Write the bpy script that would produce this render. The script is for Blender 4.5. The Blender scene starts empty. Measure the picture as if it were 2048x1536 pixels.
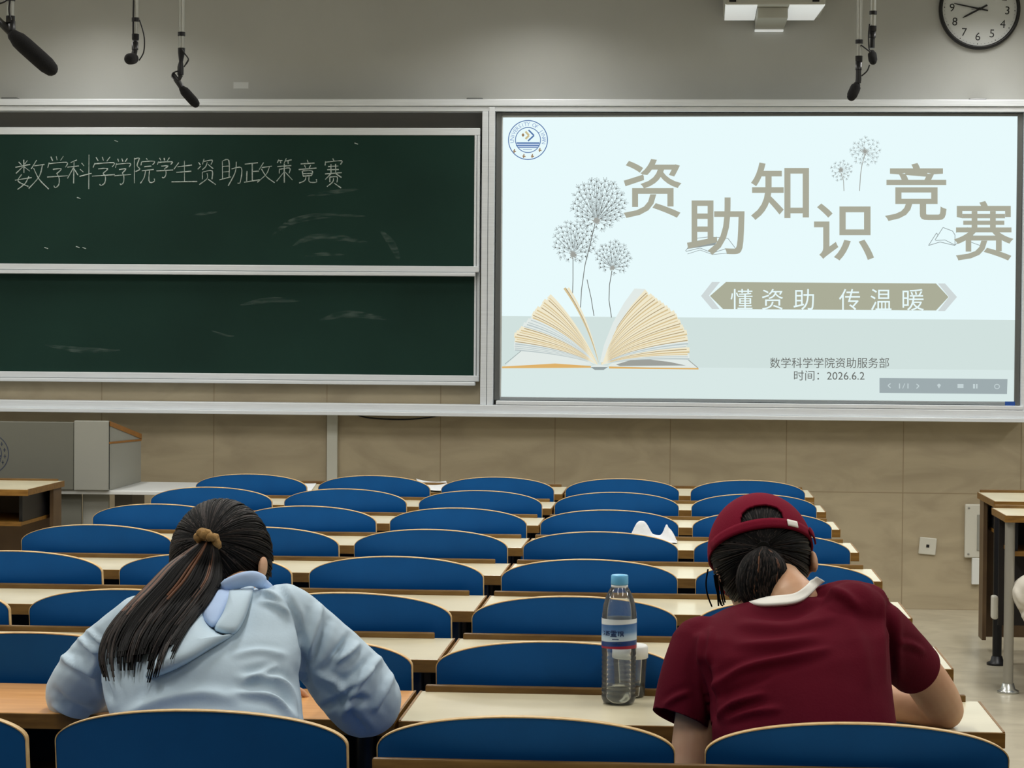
import bpy, bmesh, math, random
import numpy as np
from mathutils import Vector, Matrix, noise
from mathutils.bvhtree import BVHTree
SC = bpy.context.scene
COL = SC.collection
RND = random.Random(7)

# ------------------------------------------------------------------ camera
F, VX, VY, ROLL, CAMH = 4700.0, 1363.3, 667.8, 0.008, 1.487      # in pixels of the 2048x1536 frame
_d = Vector((VX - 1024, VY - 768, F)).normalized()                # room depth direction (image right, image down, forward)
_h = Vector((1, ROLL, 0))
_x = (_h - _h.dot(_d) * _d).normalized()                          # room +X
_z = -(_d.cross(_x))                                              # room up
CW = [Vector((_x[i], _d[i], _z[i])) for i in range(3)]            # image right / down / forward in room axes
CAMP = Vector((0, 0, CAMH))
cd = bpy.data.cameras.new('camera'); cam = bpy.data.objects.new('camera', cd); COL.objects.link(cam)
cd.sensor_width = 36.0; cd.lens = F / 2048 * 36.0; cd.clip_start = 0.05; cd.clip_end = 100
R_, U_, B_ = CW[0], -CW[1], -CW[2]
cam.matrix_world = Matrix(((R_.x, U_.x, B_.x, 0), (R_.y, U_.y, B_.y, 0), (R_.z, U_.z, B_.z, CAMH), (0, 0, 0, 1)))
SC.camera = cam

def ray(px, py):
    return CW[0] * (px - 1024) + CW[1] * (py - 768) + CW[2] * F
def at(px, py, Y):
    r = ray(px, py)
    return CAMP + r * (Y / r.y)
def onz(px, py, Z):
    r = ray(px, py)
    return CAMP + r * ((Z - CAMH) / r.z)
def pix(p):
    v = Vector(p) - CAMP
    w = v.dot(CW[2])
    return 1024 + F * v.dot(CW[0]) / w, 768 + F * v.dot(CW[1]) / w
def pix_np(P):
    V = P - np.array(CAMP); w = V @ np.array(CW[2])
    return np.stack([1024 + F * (V @ np.array(CW[0])) / w, 768 + F * (V @ np.array(CW[1])) / w], 1)

# ------------------------------------------------------------------ world and exposure
SC.view_settings.view_transform = 'Standard'; SC.view_settings.look = 'None'
SC.view_settings.exposure = 0.0; SC.view_settings.gamma = 1.0; SC.view_settings.use_curve_mapping = False
SC.cycles.max_bounces = 8; SC.cycles.transparent_max_bounces = 24; SC.cycles.transmission_bounces = 12
wd = bpy.data.worlds.new('room_air'); SC.world = wd; wd.use_nodes = True
wd.node_tree.nodes['Background'].inputs[0].default_value = (0.9, 0.95, 1.0, 1)
wd.node_tree.nodes['Background'].inputs[1].default_value = 0.02
YW = 12.90                                                        # the blackboard wall
CEIL = 3.45
XL, XR, YB = -6.4, 4.9, -3.5
LAMPS = [(x, y) for y in (11.95, 9.6, 7.3, 5.0, 2.7) for x in (-5.6, -3.2, -0.78, 1.65, 4.05)]  # last row is unseen, added to brighten the nearest chair backs
LAMP_W = {11.95: 10, 9.6: 31, 7.3: 29, 5.0: 20, 2.7: 14}
for x, y in LAMPS:
    ld = bpy.data.lights.new('lamp_light', 'AREA'); ld.shape = 'RECTANGLE'; ld.size = 0.22; ld.size_y = 1.1
    ld.energy = LAMP_W[y] * (1.35 if y > 11 and x > 1 else 0.95 if y > 11 else 1.0); ld.spread = math.radians(150); ld.color = (1.0, 0.985, 0.955)
    lo = bpy.data.objects.new('lamp_light', ld); COL.objects.link(lo); lo.location = (x, y, CEIL - 0.125)

# ------------------------------------------------------------------ materials
def lin(c):
    return tuple(((v / 255) / 12.92 if v / 255 <= 0.04045 else ((v / 255 + 0.055) / 1.055) ** 2.4) for v in c) + (1,)
def mat(name, rgb, rough=0.5, metal=0.0, spec=0.5, coat=0.0, coatr=0.1, var=0.0, vscale=8.0, bump=0.0, bscale=60.0,
        sss=0.0, trans=0.0, ior=1.45, emit=0.0, stretch=None, rgb2=None, sheen=0.0):
    m = bpy.data.materials.new(name); m.use_nodes = True
    N = m.node_tree.nodes; L = m.node_tree.links; b = N['Principled BSDF']
    col = lin(rgb) if max(rgb) > 1.0 else tuple(rgb) + (1,)
    b.inputs['Base Color'].default_value = col
    b.inputs['Roughness'].default_value = rough; b.inputs['Metallic'].default_value = metal
    b.inputs['Specular IOR Level'].default_value = spec; b.inputs['IOR'].default_value = ior
    b.inputs['Coat Weight'].default_value = coat; b.inputs['Coat Roughness'].default_value = coatr
    b.inputs['Transmission Weight'].default_value = trans
    b.inputs['Sheen Weight'].default_value = sheen
    if sss:
        b.inputs['Subsurface Weight'].default_value = sss; b.inputs['Subsurface Scale'].default_value = 0.01
        b.inputs['Subsurface Radius'].default_value = (1, 0.35, 0.2)
    if emit:
        b.inputs['Emission Color'].default_value = col; b.inputs['Emission Strength'].default_value = emit
    if var or bump:
        tc = N.new('ShaderNodeTexCoord'); mp = N.new('ShaderNodeMapping'); L.new(tc.outputs['Object'], mp.inputs[0])
        if stretch: mp.inputs['Scale'].default_value = stretch
    if var:
        nz = N.new('ShaderNodeTexNoise'); nz.inputs['Scale'].default_value = vscale; nz.inputs['Detail'].default_value = 5
        L.new(mp.outputs[0], nz.inputs['Vector'])
        mx = N.new('ShaderNodeMix'); mx.data_type = 'RGBA'
        c2 = lin(rgb2) if rgb2 else tuple(v * (1 - var) for v in col[:3]) + (1,)
        mx.inputs[6].default_value = col; mx.inputs[7].default_value = c2
        rp = N.new('ShaderNodeMapRange'); rp.inputs[1].default_value = 0.35; rp.inputs[2].default_value = 0.7
        L.new(nz.outputs['Fac'], rp.inputs[0]); L.new(rp.outputs[0], mx.inputs[0]); L.new(mx.outputs[2], b.inputs['Base Color'])
    if bump:
        n2 = N.new('ShaderNodeTexNoise'); n2.inputs['Scale'].default_value = bscale; n2.inputs['Detail'].default_value = 3
        L.new(mp.outputs[0], n2.inputs['Vector'])
        bp = N.new('ShaderNodeBump'); bp.inputs['Strength'].default_value = bump; bp.inputs['Distance'].default_value = 0.004
        L.new(n2.outputs['Fac'], bp.inputs['Height']); L.new(bp.outputs[0], b.inputs['Normal'])
    return m
def emis(name, rgb, k=1.0):
    m = bpy.data.materials.new(name); m.use_nodes = True; N = m.node_tree.nodes; L = m.node_tree.links
    N.remove(N['Principled BSDF']); e = N.new('ShaderNodeEmission'); e.inputs[0].default_value = lin(rgb); e.inputs[1].default_value = k
    L.new(e.outputs[0], N['Material Output'].inputs[0]); return m

M = {}
M['paint'] = mat('wall_paint', (186, 187, 182), 0.75, var=0.10, vscale=1.6, bump=0.05, bscale=30)
M['alu'] = mat('brushed_aluminium', (238, 243, 247), 0.4, 0.12, var=0.12, vscale=5, stretch=(1, 1, 60))
M['alu_dark'] = mat('grey_aluminium', (120, 122, 120), 0.4, 0.6)
M['black_gap'] = mat('black_rubber', (18, 18, 18), 0.8)
M['green'] = mat('chalkboard_green', (31, 59, 51), 0.6, spec=0.15, var=0.22, vscale=1.3, rgb2=(26, 51, 44))
M['chalk'] = mat('white_chalk', (204, 214, 210), 0.95, var=0.35, vscale=70, rgb2=(142, 160, 152))
M['chalk_faint'] = mat('rubbed_chalk', (120, 140, 132), 0.95)
_n = M['chalk_faint'].node_tree; _tc = _n.nodes.new('ShaderNodeTexCoord'); _mp = _n.nodes.new('ShaderNodeMapping'); _mp.inputs['Scale'].default_value = (3, 3, 14)
_nz = _n.nodes.new('ShaderNodeTexNoise'); _nz.inputs['Scale'].default_value = 5; _nz.inputs['Detail'].default_value = 6
_mr = _n.nodes.new('ShaderNodeMapRange'); _mr.inputs[1].default_value = 0.40; _mr.inputs[2].default_value = 0.75; _mr.inputs[4].default_value = 0.42
_n.links.new(_tc.outputs['Object'], _mp.inputs[0]); _n.links.new(_mp.outputs[0], _nz.inputs['Vector']); _n.links.new(_nz.outputs['Fac'], _mr.inputs[0]); _n.links.new(_mr.outputs[0], _n.nodes['Principled BSDF'].inputs['Alpha'])
M['white'] = mat('white_plastic', (222, 224, 220), 0.4)
M['offwhite'] = mat('cream_plastic', (205, 203, 190), 0.45)
M['greyplastic'] = mat('grey_plastic', (140, 140, 132), 0.5)
M['dark'] = mat('black_plastic', (16, 16, 17), 0.45)
M['foam'] = mat('black_foam', (12, 12, 13), 0.95, bump=0.6, bscale=400)
M['steel'] = mat('clear_steel', (185, 187, 182), 0.25, 0.8)
M['laminate'] = mat('cream_laminate', (222, 213, 182), 0.32, coat=0.35, coatr=0.16, var=0.10, vscale=5, rgb2=(206, 197, 166))
M['laminate_orange'] = mat('orange_wood_laminate', (228, 170, 104), 0.3, coat=0.3, coatr=0.2, var=0.18, vscale=6, stretch=(1, 8, 8), rgb2=(214, 154, 90))
M['edge_wood'] = mat('brown_edge_band', (138, 100, 44), 0.42, spec=0.3, var=0.25, vscale=12, stretch=(1, 6, 6), rgb2=(110, 76, 30))
M['lip_wood'] = mat('brown_lip_wood', (118, 90, 48), 0.45, spec=0.3, var=0.25, vscale=9, stretch=(1, 6, 6), rgb2=(90, 64, 32))
M['panel_wood'] = mat('brown_panel_board', (104, 82, 56), 0.5, var=0.2, vscale=6, rgb2=(84, 64, 44))
M['blue'] = mat('blue_laminate', (10, 85, 155), 0.5, spec=0.15, var=0.12, vscale=4, rgb2=(9, 77, 142))
M['ply'] = mat('plywood_edge', (222, 192, 140), 0.5, var=0.25, vscale=40, rgb2=(190, 154, 100))
M['leg_grey'] = mat('grey_painted_steel', (150, 146, 134), 0.4, 0.2)
M['leg_black'] = mat('black_painted_steel', (22, 22, 24), 0.4, 0.2)
M['paper'] = mat('white_paper', (220, 222, 222), 0.85, var=0.12, vscale=40)
M['podium'] = mat('podium_grey_board', (104, 104, 94), 0.55)
M['podium_light'] = mat('podium_light_board', (148, 148, 139), 0.5)
M['podium_top'] = mat('podium_white_top', (214, 216, 214), 0.4)
M['podium_wood'] = mat('podium_wood_edge', (158, 104, 40), 0.45, var=0.2, vscale=20)

def tiled(name, base, base2, joint, sx, sz, ox, oz, rough, coat=0.0, axis='XZ', jw=0.005, vsc=2.5):
    m = mat(name, base, rough, coat=coat, coatr=0.15); N = m.node_tree.nodes; L = m.node_tree.links; b = N['Principled BSDF']
    tc = N.new('ShaderNodeTexCoord'); sp = N.new('ShaderNodeSeparateXYZ'); L.new(tc.outputs['Object'], sp.inputs[0])
    masks = []
    for ax, s, o in ((axis[0], sx, ox), (axis[1], sz, oz)):
        a = N.new('ShaderNodeMath'); a.operation = 'SUBTRACT'; L.new(sp.outputs[ax], a.inputs[0]); a.inputs[1].default_value = o - 100 * s
        k = N.new('ShaderNodeMath'); k.operation = 'MODULO'; L.new(a.outputs[0], k.inputs[0]); k.inputs[1].default_value = s
        c = N.new('ShaderNodeMath'); c.operation = 'LESS_THAN'; L.new(k.outputs[0], c.inputs[0]); c.inputs[1].default_value = jw
        masks.append(c)
    mxm = N.new('ShaderNodeMath'); mxm.operation = 'MAXIMUM'
    L.new(masks[0].outputs[0], mxm.inputs[0]); L.new(masks[1].outputs[0], mxm.inputs[1])
    mp = N.new('ShaderNodeMapping'); mp.inputs['Rotation'].default_value = (0.3, 0.6, 0.4); mp.inputs['Scale'].default_value = (1, 1, 2.5)
    L.new(tc.outputs['Object'], mp.inputs[0])
    nz = N.new('ShaderNodeTexNoise'); nz.inputs['Scale'].default_value = vsc; nz.inputs['Detail'].default_value = 7; nz.inputs['Distortion'].default_value = 1.2
    L.new(mp.outputs[0], nz.inputs['Vector'])
    rp = N.new('ShaderNodeMapRange'); rp.inputs[1].default_value = 0.36; rp.inputs[2].default_value = 0.66; L.new(nz.outputs['Fac'], rp.inputs[0])
    mx = N.new('ShaderNodeMix'); mx.data_type = 'RGBA'; mx.inputs[6].default_value = lin(base); mx.inputs[7].default_value = lin(base2); L.new(rp.outputs[0], mx.inputs[0])
    m2 = N.new('ShaderNodeMix'); m2.data_type = 'RGBA'; L.new(mx.outputs[2], m2.inputs[6]); m2.inputs[7].default_value = lin(joint)
    L.new(mxm.outputs[0], m2.inputs[0]); L.new(m2.outputs[2], b.inputs['Base Color'])
    return m
M['walltile'] = tiled('beige_stone_tile', (180, 167, 140), (164, 151, 126), (146, 131, 105), 0.632, 0.633, 1.205, 0.63, 0.35)
M['floor'] = tiled('beige_floor_tile', (190, 182, 160), (172, 164, 144), (138, 130, 112), 0.8, 0.8, 0.2, 0.1, 0.28, coat=0.3, axis='XY', vsc=5)
M['ceil'] = mat('ceiling_white', (205, 205, 200), 0.85)

# ------------------------------------------------------------------ mesh helpers
class MB:
    def __init__(s): s.v = []; s.f = []; s.m = []; s.sm = []
    def add(s, vs, fs, mi=0, smooth=False):
        o = len(s.v); s.v += [tuple(v) for v in vs]
        for f in fs: s.f.append([i + o for i in f]); s.m.append(mi); s.sm.append(smooth)
    def box(s, x0, x1, y0, y1, z0, z1, mi=0, bev=0.0):
        bm = bmesh.new(); bmesh.ops.create_cube(bm, size=1)
        for v in bm.verts: v.co = Vector(((x0 + x1) / 2 + v.co.x * (x1 - x0), (y0 + y1) / 2 + v.co.y * (y1 - y0), (z0 + z1) / 2 + v.co.z * (z1 - z0)))
        if bev: bmesh.ops.bevel(bm, geom=list(bm.edges), offset=bev, segments=2, affect='EDGES', profile=0.5)
        bm.verts.index_update(); s.add([v.co for v in bm.verts], [[v.index for v in f.verts] for f in bm.faces], mi); bm.free(); return s
    def ring_loft(s, rings, mi=0, caps=True, smooth=True):
        n = len(rings[0]); vs = [p for r in rings for p in r]; fs = []
        for i in range(len(rings) - 1):
            for j in range(n):
                a = i * n + j; b = i * n + (j + 1) % n; fs.append([a, b, b + n, a + n])
        s.add(vs, fs, mi, smooth)
        if caps: s.add(rings[0], [list(range(n))[::-1]], mi, False); s.add(rings[-1], [list(range(n))], mi, False)
        return s
    def tube(s, pts, rad, n=10, mi=0, caps=True, side=None, flat=None, round_ends=False):
        P = [Vector(p) for p in pts]; k = len(P)
        rad = [rad] * k if not hasattr(rad, '__len__') else list(rad)
        rad = [(r, r) if not hasattr(r, '__len__') else r for r in rad]
        if round_ends:
            t0 = (P[0] - P[1]).normalized(); t1 = (P[-1] - P[-2]).normalized()
            pre, prer, post, postr = [], [], [], []
            for a in (75, 50, 25):
                c, q = math.cos(math.radians(a)), math.sin(math.radians(a)); r = rad[0]; m = min(r)
                pre.append(P[0] + t0 * m * q); prer.append((r[0] * c, r[1] * c))
            for a in (25, 50, 75):
                c, q = math.cos(math.radians(a)), math.sin(math.radians(a)); r = rad[-1]; m = min(r)
                post.append(P[-1] + t1 * m * q); postr.append((r[0] * c, r[1] * c))
            P = pre + P + post; rad = prer + rad + postr; k = len(P)
        rings = []; prev = Vector(side) if side else None
        for i in range(k):
            t = (P[min(i + 1, k - 1)] - P[max(i - 1, 0)]).normalized()
            if prev is None:
                prev = t.orthogonal()
            u = (prev - prev.dot(t) * t)
            u = u.normalized() if u.length > 1e-6 else t.orthogonal().normalized()
            if not side: prev = u
            w = t.cross(u)
            rings.append([P[i] + u * (rad[i][0] * math.cos(2 * math.pi * j / n)) + w * (rad[i][1] * math.sin(2 * math.pi * j / n)) for j in range(n)])
        return s.ring_loft(rings, mi, caps)
    def lathe(s, prof, c, n=24, mi=0, axis='Z', caps=False):
        rings = []
        for r, h in prof:
            ring = []
            for j in range(n):
                a = 2 * math.pi * j / n; x, y = r * math.cos(a), r * math.sin(a)
                ring.append(Vector(c) + (Vector((x, y, h)) if axis == 'Z' else Vector((x, -h, y))))
            rings.append(ring)
        return s.ring_loft(rings, mi, caps)
    def ball(s, c, r, n=16, mi=0, Mx=None):
        r = (r, r, r) if not hasattr(r, '__len__') else r
        bm = bmesh.new(); bmesh.ops.create_uvsphere(bm, u_segments=n, v_segments=max(6, n * 2 // 3), radius=1)
        vs = []
        for v in bm.verts:
            p = Vector((v.co.x * r[0], v.co.y * r[1], v.co.z * r[2]))
            vs.append((Mx @ p if Mx else p) + Vector(c))
        bm.verts.index_update(); s.add(vs, [[v.index for v in f.verts] for f in bm.faces], mi, True); bm.free(); return s
    def prism(s, poly, d, mi=0):                     # closed polygon (3-D points) pushed along vector d
        n = len(poly); d = Vector(d); a = [Vector(p) for p in poly]; b = [p + d for p in a]
        s.add(a + b, [list(range(n))[::-1], list(range(n, 2 * n))] + [[i, (i + 1) % n, n + (i + 1) % n, n + i] for i in range(n)], mi); return s
    def flat(s, poly, mi=0):
        s.add(poly, [list(range(len(poly)))], mi); return s
    def mesh(s, name, mats):
        me = bpy.data.meshes.new(name); me.from_pydata(s.v, [], s.f)
        for m in (mats if isinstance(mats, (list, tuple)) else [mats]): me.materials.append(m)
        me.polygons.foreach_set('material_index', s.m); me.polygons.foreach_set('use_smooth', s.sm); me.update(); return me
    def build(s, name, mats, parent=None, loc=None, fix=True):
        me = s.mesh(name, mats)
        if fix:
            bm = bmesh.new(); bm.from_mesh(me); bmesh.ops.recalc_face_normals(bm, faces=list(bm.faces)); bm.to_mesh(me); bm.free()
        return link(name, me, parent, loc)
def link(name, me, parent=None, loc=None):
    o = bpy.data.objects.new(name, me); COL.objects.link(o)
    if parent: o.parent = parent
    if loc is not None: o.location = loc
    return o
def tag(o, label, cat, group=None, kind=None):
    o['label'] = label; o['category'] = cat
    if group: o['group'] = group
    if kind: o['kind'] = kind
    return o
def thing(name, label, cat, loc=(0, 0, 0), group=None):
    o = bpy.data.objects.new(name, None); COL.objects.link(o); o.location = loc; o.empty_display_size = 0.05
    return tag(o, label, cat, group)
def struct(o, label):
    o['kind'] = 'structure'; o['label'] = label; return o
def copy_tree(o, parent=None):
    c = o.copy(); COL.objects.link(c)
    if parent: c.parent = parent
    for ch in list(o.children): copy_tree(ch, c)
    return c

# ------------------------------------------------------------------ room shell
struct(MB().box(XL, XR, YB, YW + 0.2, -0.2, 0).build('floor', M['floor']), 'pale beige glossy tiled lecture room floor')
struct(MB().box(XL, XR, YB, YW + 0.2, CEIL, CEIL + 0.2).build('ceiling', M['ceil']), 'white ceiling above the seating')
struct(MB().box(XL, XR, YW, YW + 0.2, 0, CEIL).build('wall_front', M['paint']), 'grey painted wall above the boards')
struct(MB().box(XL, XR, YW - 0.02, YW, 0, 1.9, bev=0).build('trim_1', M['walltile']), 'beige stone tile dado under the boards')
struct(MB().box(XL - 0.2, XL, YB, YW + 0.2, 0, CEIL).build('wall_left', M['paint']), 'grey left wall')
struct(MB().box(XR, XR + 0.2, YB, YW + 0.2, 0, CEIL).build('wall_right', M['paint']), 'grey right wall')
struct(MB().box(XL, XR, YB - 0.2, YB, 0, CEIL).build('wall_back', M['paint']), 'grey back wall')
M['tube'] = emis('lamp_diffuser_glow', (255, 250, 238), 1.0)
lamp = None
for i, (x, y) in enumerate(LAMPS):
    if lamp is None:
        lamp = thing('ceiling_light', '', 'light', (x, y, CEIL))
        b = MB(); b.box(-0.16, 0.16, -0.6, 0.6, -0.08, 0, bev=0.006); b.build('housing', M['white'], lamp)
        MB().box(-0.13, 0.13, -0.57, 0.57, -0.1, -0.08).build('diffuser', M['tube'], lamp)
        o = lamp
    else:
        o = copy_tree(lamp); o.location = (x, y, CEIL)
    tag(o, 'unseen white rectangular ceiling light above the lecture seats', 'light', 'ceiling lights')

# ------------------------------------------------------------------ blackboard wall
YF = 12.74                                                        # front plane of the aluminium frame
FX0, FXM0, FXM1, FX1 = -3.97, -1.092, -1.004, 1.838
FZ0, FZ1 = 1.028, 2.752
fr = thing('board_frame', 'long aluminium frame holding the chalkboards and the white projection board', 'board frame', (0, YW, FZ0))
def ab(b, x0, x1, y0, y1, z0, z1, bev=0.003, mi=0): b.box(x0, x1, y0 - YW, y1 - YW, z0 - FZ0, z1 - FZ0, mi, bev); return b
b = MB(); ab(b, FX0, FX1, YF, YW - 0.001, FZ1 - 0.036, FZ1); ab(b, FX0, FX1, YF + 0.012, YW - 0.001, FZ1 - 0.064, FZ1 - 0.038); b.build('top_rail', M['alu'], fr)
b = MB(); ab(b, FX0, FX1, YF - 0.03, YW - 0.021, FZ0, FZ0 + 0.022); ab(b, FX0, FX1, YF - 0.012, YW - 0.021, FZ0 + 0.022, FZ0 + 0.064); ab(b, FXM1, FX1 - 0.01, YF - 0.01, YW - 0.021, FZ0 + 0.066, FZ0 + 0.088); b.build('bottom_rail', M['alu'], fr)
b = MB(); ab(b, FXM0, FXM0 + 0.034, YF + 0.012, YW - 0.021, FZ0 + 0.064, FZ1 - 0.064); ab(b, FXM0 + 0.037, FXM1 - 0.018, YF + 0.006, YW - 0.021, FZ0 + 0.064, FZ1 - 0.04); b.build('middle_post', M['alu'], fr)
b = MB(); ab(b, FX1 - 0.022, FX1, YF + 0.006, YW - 0.021, FZ0 + 0.064, FZ1 - 0.064); b.build('side_post', M['alu'], fr)
b = MB(); ab(b, FX0, FX0 + 0.04, YF + 0.006, YW - 0.021, FZ0 + 0.064, FZ1 - 0.064); b.build('side_post', M['alu'], fr)
b = MB()
for px in (20, 950, 1955):
    b = MB(); p = at(px, 204, 12.82); b.box(p.x - 0.045, p.x + 0.045, -0.10, -0.03, FZ1 - FZ0 + 0.0005, FZ1 - FZ0 + 0.014, 0, 0.003); b.build('wall_clip', M['alu_dark'], fr)
b = MB(); ab(b, FX0 + 0.04, FXM0, YW - 0.035, YW - 0.022, 2.36, FZ1 - 0.064, 0); b.build('shaded_wall_strip', mat('shaded_wall_grey', (112, 111, 107), 0.7), fr)  # darker grey sheet standing in for the shaded wall behind the frame

def chalkboard(label, z0, z1, yf, zgap):
    t = thing('sliding_chalkboard', label, 'chalkboard', (FX0 + 0.05, yf, z0), 'sliding chalkboards')
    w = FXM0 - 0.012 - (FX0 + 0.05); h = z1 - z0
    MB().box(0.03, w - 0.03, 0.006, 0.03, 0.05, h - 0.04).build('board_panel', M['green'], t)
    b = MB(); b.box(0, w, 0, 0.034, h - 0.04, h, bev=0.003); b.build('top_frame', M['alu'], t)
    b = MB(); b.box(0, w, -0.012, 0.034, 0.022, 0.055, bev=0.004); b.box(0, w - 0.02, -0.02, 0.034, 0, 0.02, bev=0.004); b.build('chalk_rail', M['alu'], t)
    for x in (0, w - 0.03):
        b = MB(); b.box(x, x + 0.012, 0, 0.034, 0.055, h - 0.04, bev=0.002); b.box(x + 0.015, x + 0.03, 0.002, 0.034, 0.055, h - 0.04, bev=0.002); b.build('side_frame', M['alu'], t)
    return t
zu0 = at(500, 550, 12.76).z; zu1 = at(500, 255, 12.76).z
zl0 = at(500, 767, 12.81).z
UP = chalkboard('upper green chalkboard with a line of chalk writing', zu0, zu1, 12.765, 0)
LO = chalkboard('lower green chalkboard, wiped clean, below the written one', zl0, zl0 + 0.86, 12.815, 0)

# chalk writing: strokes per character in a 0-100 box; boxes measured on the photograph
XUE = '18,2 26,14|45,0 50,12|80,0 66,14|12,20 5,36|12,24 95,20 88,34|28,42 70,40 48,56|48,56 58,70 56,90 40,100 34,94|0,66 100,62'
CH = {
'shu': '12,10 20,20|38,4 30,16|2,26 46,18|26,2 26,46|24,26 4,46|28,26 44,40|20,50 10,72 40,90|42,56 30,80 8,100|0,68 50,60|64,2 48,32|58,22 88,18|82,20 72,56 42,96|56,30 72,66 100,98',
'xue': XUE,
'ke': '40,4 15,14|2,32 48,26|28,12 28,92|26,34 2,72|30,40 46,60|58,16 68,26|54,40 66,50|50,66 100,54|88,-15 88,112',
'yuan': '8,0 8,100|8,4 30,0 20,28 32,44 14,52|62,0 68,8|42,14 38,28|42,16 98,12 92,26|52,34 86,32|42,50 98,46|60,50 54,78 36,100|76,48 76,88 84,96 100,92 100,80',
'sheng': '28,10 10,40|22,28 80,22|18,54 78,50|50,0 50,94|0,96 100,94',
'zi': '4,12 16,22|0,40 18,28|36,0 26,20|34,10 80,4 72,20|52,12 44,30 24,42|54,20 84,38|26,50 26,80|26,50 80,46 80,78|52,56 50,76 10,100|56,80 100,100',
'zhu': '14,4 14,72|14,4 42,2 42,70|14,26 42,24|14,46 42,44|0,76 50,66|54,34 98,30 92,84 80,90|74,6 70,50 40,100',
'zheng': '4,8 46,2|28,6 28,88|28,44 48,42|10,40 10,90|0,96 52,84|64,0 50,34|58,24 92,18|84,20 74,56 44,94|58,32 74,68 100,98',
'ce': '16,2 4,18|10,10 36,8|24,12 28,20|60,0 48,18|56,10 92,6|70,10 74,20|8,32 92,28|50,20 50,100|20,42 18,62|20,44 80,40 78,60|46,56 2,94|54,56 98,88',
'jing': '48,0 54,10|14,18 86,14|34,24 40,34|66,20 58,34|4,40 96,36|24,48 26,70|24,48 74,46 72,68|26,60 72,58|26,70 72,68|42,70 36,88 6,100|58,70 58,92 70,98 96,96 96,82',
'sai': '48,0 54,8|8,10 4,24|8,12 94,8 88,22|22,28 78,26|18,40 82,38|6,54 96,50|38,20 38,54|62,18 62,52|36,54 6,74|62,54 96,68|30,66 30,84|30,66 70,64 70,84|50,70 48,84 14,100|54,86 92,104'}
WR = [('shu', 82, 270, 328, 497), ('xue', 260, 375, 312, 485), ('ke', 370, 508, 325, 475), ('xue', 510, 635, 316, 475), ('xue', 635, 725, 322, 470),
      ('yuan', 735, 855, 322, 462), ('xue', 868, 957, 320, 432), ('sheng', 950, 1090, 335, 458), ('zi', 1095, 1195, 328, 468), ('zhu', 1215, 1340, 332, 475),
      ('zheng', 1350, 1520, 345, 462), ('ce', 1530, 1620, 325, 458), ('jing', 1650, 1755, 333, 460), ('sai', 1795, 1895, 325, 480)]
def strokes(b, s, x0, x1, y0, y1, Y, r, off=0.0, jit=0.0, par=Vector((0, 0, 0))):
    for st in s.split('|'):
        pts = []
        for q in st.split():
            u, v = (float(t) for t in q.split(','))
            pts.append(at(x0 + (x1 - x0) * u / 100 + RND.uniform(-jit, jit), y0 + (y1 - y0) * v / 100 + RND.uniform(-jit, jit), Y) - par)
        if len(pts) > 2: pts = crom(pts, 4)
        b.tube(pts, [r * RND.uniform(0.55, 1.1) for _ in pts], 6)
def crom(P, k):
    P = [Vector(p) for p in P]; out = []
    for i in range(len(P) - 1):
        p0, p1, p2, p3 = P[max(i - 1, 0)], P[i], P[i + 1], P[min(i + 2, len(P) - 1)]
        for j in range(k):
            t = j / k
            out.append(0.5 * (2 * p1 + (p2 - p0) * t + (2 * p0 - 5 * p1 + 4 * p2 - p3) * t * t + (3 * p1 - p0 - 3 * p2 + p3) * t ** 3))
    return out + [P[-1]]
YC = 12.7705
for k, x0, x1, y0, y1 in WR:
    b = MB(); strokes(b, CH[k], x0 / 2.768, x1 / 2.768, 200 + y0 / 2.768, 200 + y1 / 2.768, YC, 0.0036, jit=0.6, par=UP.location); b.build('chalk_character', M['chalk'], UP)
for x, y in ((232, 283), (157, 397), (92, 497), (155, 495), (168, 497), (712, 288), (355, 261)):
    b = MB(); strokes(b, '0,0 100,60', x - 3, x + 4, y - 2, y + 2, YC, 0.0035, par=UP.location); b.build('chalk_speck', M['chalk'], UP)
def ribbon(b, pts, w, Y, par):
    P = crom([at(x, y, Y) for x, y in pts], 6); n = len(P); L_, R2 = [], []
    for i, p in enumerate(P):
        t = (P[min(i + 1, n - 1)] - P[max(i - 1, 0)]).normalized(); s = Vector((-t.z, 0, t.x)) * w * math.sin(math.pi * (i + 0.3) / (n - 0.4))
        L_.append(p + s - par); R2.append(p - s - par)
    b.add(L_ + R2, [[i, i + 1, n + i + 1, n + i] for i in range(n - 1)], 0)
b = MB()
for pts, w in (([(545, 470), (580, 445), (640, 432), (730, 432)], 0.018), ([(585, 492), (620, 476), (680, 476), (740, 486)], 0.02), ([(385, 430), (410, 427), (435, 424)], 0.008),
               ([(760, 460), (785, 490), (800, 525)], 0.02), ([(610, 512), (650, 508), (690, 510)], 0.01), ([(615, 392), (660, 385), (720, 378)], 0.012)):
    b = MB(); ribbon(b, pts, w, 12.7700, UP.location); b.build('chalk_smear', M['chalk_faint'], UP, fix=False)
b = MB()
for pts, w in (([(420, 660), (450, 670), (470, 672)], 0.006), ([(90, 690), (160, 700), (240, 700)], 0.016), ([(480, 610), (540, 600), (600, 602)], 0.016), ([(640, 640), (700, 628), (780, 640)], 0.02)):
    b = MB(); ribbon(b, pts, w, 12.8200, LO.location); b.build('chalk_smear', M['chalk_faint'], LO, fix=False)

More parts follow.
